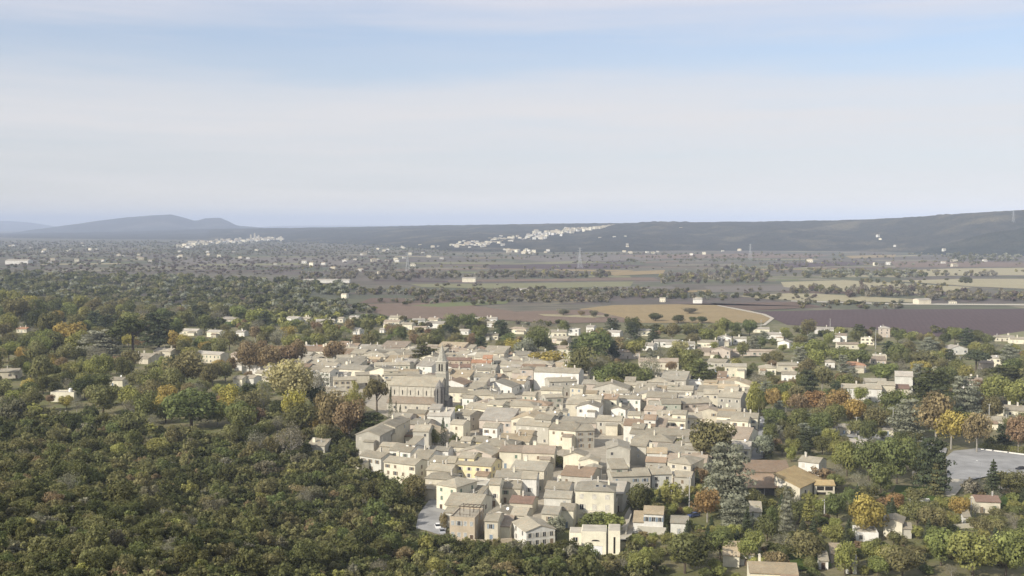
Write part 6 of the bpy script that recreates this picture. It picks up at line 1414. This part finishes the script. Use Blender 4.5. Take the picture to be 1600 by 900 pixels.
# ------------------------------------------------------------------ labels: look first, then the nearest landmark
LM = [('the church', 650, 615), ('the bell tower', 684, 575), ('the tall cream house', 930, 785), ('the garage villa', 928, 850), ('the long white hall', 868, 585), ('the golden hall wing', 1250, 755), ('the huge blue cedar', 1138, 745), ('the white farmhouse', 1347, 615), ('the car park', 1550, 725), ('the dark umbrella pine', 208, 530), ('the golden yellow tree', 1353, 805), ('the pergola house', 722, 825), ('the orange-roofed villa', 1333, 578), ('the yellow house', 740, 738), ('the pink house', 1020, 655), ('the rusty plane tree', 1462, 660), ('the cream flat house', 97, 622), ('the pale yellow tree', 450, 600), ('the walled garden cypress', 692, 680), ('the white ivy house', 1020, 815), ('the village street', 1187, 690), ('the purple vineyard', 1400, 505), ('the tan stubble field', 1050, 490), ('the hipped villa', 878, 552), ('the tall blue spruce', 1508, 618), ('the big olive tree', 1114, 690), ('the square', 1250, 655), ('the dark alley', 938, 720), ('the white gable house', 845, 830), ('the big round oak', 288, 580), ('the lower gardens oak', 1070, 865)]
ORD = ['', 'second ', 'third ', 'fourth ', 'fifth ', 'sixth ', 'seventh ', 'eighth ', 'ninth ', 'tenth ', 'eleventh ', 'twelfth ', 'thirteenth ', 'fourteenth ', 'fifteenth ', 'sixteenth ', 'seventeenth ', 'eighteenth ', 'nineteenth ', 'twentieth ', 'twenty-first ', 'twenty-second ', 'twenty-third ', 'twenty-fourth ', 'twenty-fifth ', 'twenty-sixth ']
buck = {}
for o, desc, px in THINGS:
    best = min(LM, key=lambda l: math.hypot(px[0] - l[1], (px[1] - l[2]) * 1.8))
    dx, dy = px[0] - best[1], (px[1] - best[2]) * 1.8
    rel = ('right of ' if dx > 0 else 'left of ') if abs(dx) > abs(dy) else ('behind ' if dy < 0 else 'in front of ')
    buck.setdefault((desc, rel + best[0]), []).append((math.hypot(dx, dy), o))
for (desc, rel), v in buck.items():
    v.sort(key=lambda t: t[0])
    for i, (_, o) in enumerate(v):
        o['label'] = '%s%s %s' % (desc, ', ' + ORD[min(i, 25)].strip() + ' one' if i else '', rel)
        if len(o['label'].split()) > 16: o['label'] = o['label'].replace('large ', '').replace('small ', '')
        if len(o['label'].split()) > 15: o['label'] = o['label'].replace(' with its', '').replace(' beside the golden hall wing', '').replace('three-storey ', '')
_lab = {}
for o in COL.objects:
    if o.parent is None and o.get('label'): _lab.setdefault((o['label']), []).append(o.name)
print('dups', [(k, len(v)) for k, v in _lab.items() if len(v) > 1][:40], [k for k in _lab if len(k.replace('-', ' ').split()) > 16])
_c = {}
for o in COL.objects:
    if o.parent is None: _c[o.name.split('.')[0]] = _c.get(o.name.split('.')[0], 0) + 1
print(_c)

# ------------------------------------------------------------------ sky, sun, haze
SUN_ELEV = 31.0
sun_h = Vector((-0.78, -0.62, 0)).normalized()
sd = Vector((sun_h.x * math.cos(R(SUN_ELEV)), sun_h.y * math.cos(R(SUN_ELEV)), math.sin(R(SUN_ELEV))))
sl = bpy.data.lights.new('sun', 'SUN'); sl.energy = 3.6; sl.angle = R(0.6); sl.color = (1.0, 0.93, 0.82)
so = bpy.data.objects.new('sun', sl); COL.objects.link(so); so.rotation_euler = (-sd).to_track_quat('-Z', 'Y').to_euler()
w = bpy.data.worlds.new('World'); S.world = w; w.use_nodes = True; nt = w.node_tree; nt.nodes.clear()
wo = nt.nodes.new('ShaderNodeOutputWorld'); bg = nt.nodes.new('ShaderNodeBackground'); L(nt, bg.outputs[0], wo.inputs['Surface'])
sky = nt.nodes.new('ShaderNodeTexSky'); sky.sky_type = 'NISHITA'; sky.sun_disc = False; sky.sun_elevation = R(SUN_ELEV); sky.sun_rotation = math.atan2(sd.x, sd.y); sky.altitude = 200; sky.air_density = 1.0; sky.dust_density = 1.6; sky.ozone_density = 4.5
tc = nt.nodes.new('ShaderNodeTexCoord'); sp = nt.nodes.new('ShaderNodeSeparateXYZ'); L(nt, tc.outputs['Generated'], sp.inputs[0])
el = sp.outputs[2]
# thin high cloud in long bands low over the horizon
cv = scaled(nt, tc.outputs['Generated'], (2.2, 2.2, 17.0)); n1 = noise(nt, cv, 1.3, 5, .55)
cv2 = scaled(nt, tc.outputs['Generated'], (3.2, 3.2, 46.0)); n2 = noise(nt, cv2, 1.2, 6, .6)
elw = math_(nt, 'ADD', el, math_(nt, 'MULTIPLY', math_(nt, 'SUBTRACT', n1, .5), .055))
elw = math_(nt, 'ADD', elw, math_(nt, 'MULTIPLY', math_(nt, 'SUBTRACT', n2, .5), .030))
cl = ramp(nt, elw, [(0.0, .90), (.055, .85), (.100, .95), (.122, .80), (.138, .48), (.158, .40), (.176, .66), (.20, .82), (.30, .75), (.6, .65)])
cb = N(nt, 'ShaderNodeVectorMath', operation='SCALE'); 
cl = math_(nt, 'MULTIPLY', cl, maprange(nt, n2, .25, .75, .80, 1.16))
cloudc = ramp(nt, el, [(0.0, (9.0, 7.9, 5.6)), (.018, (6.5, 5.95, 4.95)), (.04, (5.3, 5.15, 4.9)), (.07, (5.0, 4.92, 4.9)), (.14, (4.9, 4.85, 5.0)), (.20, (4.7, 4.7, 5.15)), (.30, (4.9, 4.9, 4.9))])
mx = mixc(nt, cl, sky.outputs['Color'], cloudc)
L(nt, mx, bg.inputs['Color']); bg.inputs['Strength'].default_value = 0.101
# the air
m, nt, out = newmat('haze'); pv = N(nt, 'ShaderNodeVolumePrincipled'); pv.inputs['Color'].default_value = (.68, .785, 1.0, 1); pv.inputs['Density'].default_value = 7.5e-5; pv.inputs['Anisotropy'].default_value = -.2
L(nt, pv.outputs[0], out.inputs['Volume'])
mb = MB(); mb.box(-39000, 39000, -600, 45000, -4, 420, 'haze'); hz = mb.build('haze'); hz['kind'] = 'stuff'

# ------------------------------------------------------------------ render settings
S.view_settings.view_transform = 'Standard'; S.view_settings.look = 'None'; S.view_settings.gamma = 1.0; S.view_settings.exposure = 0.66
S.render.resolution_x, S.render.resolution_y = 1024, 576
cy = S.cycles
cy.max_bounces = 4; cy.diffuse_bounces = 2; cy.glossy_bounces = 1; cy.transmission_bounces = 2; cy.volume_bounces = 0; cy.transparent_max_bounces = 4
cy.caustics_reflective = False; cy.caustics_refractive = False; cy.use_denoising = True
cy.use_adaptive_sampling = True; cy.adaptive_threshold = 0.02
print('objects', len(COL.objects))
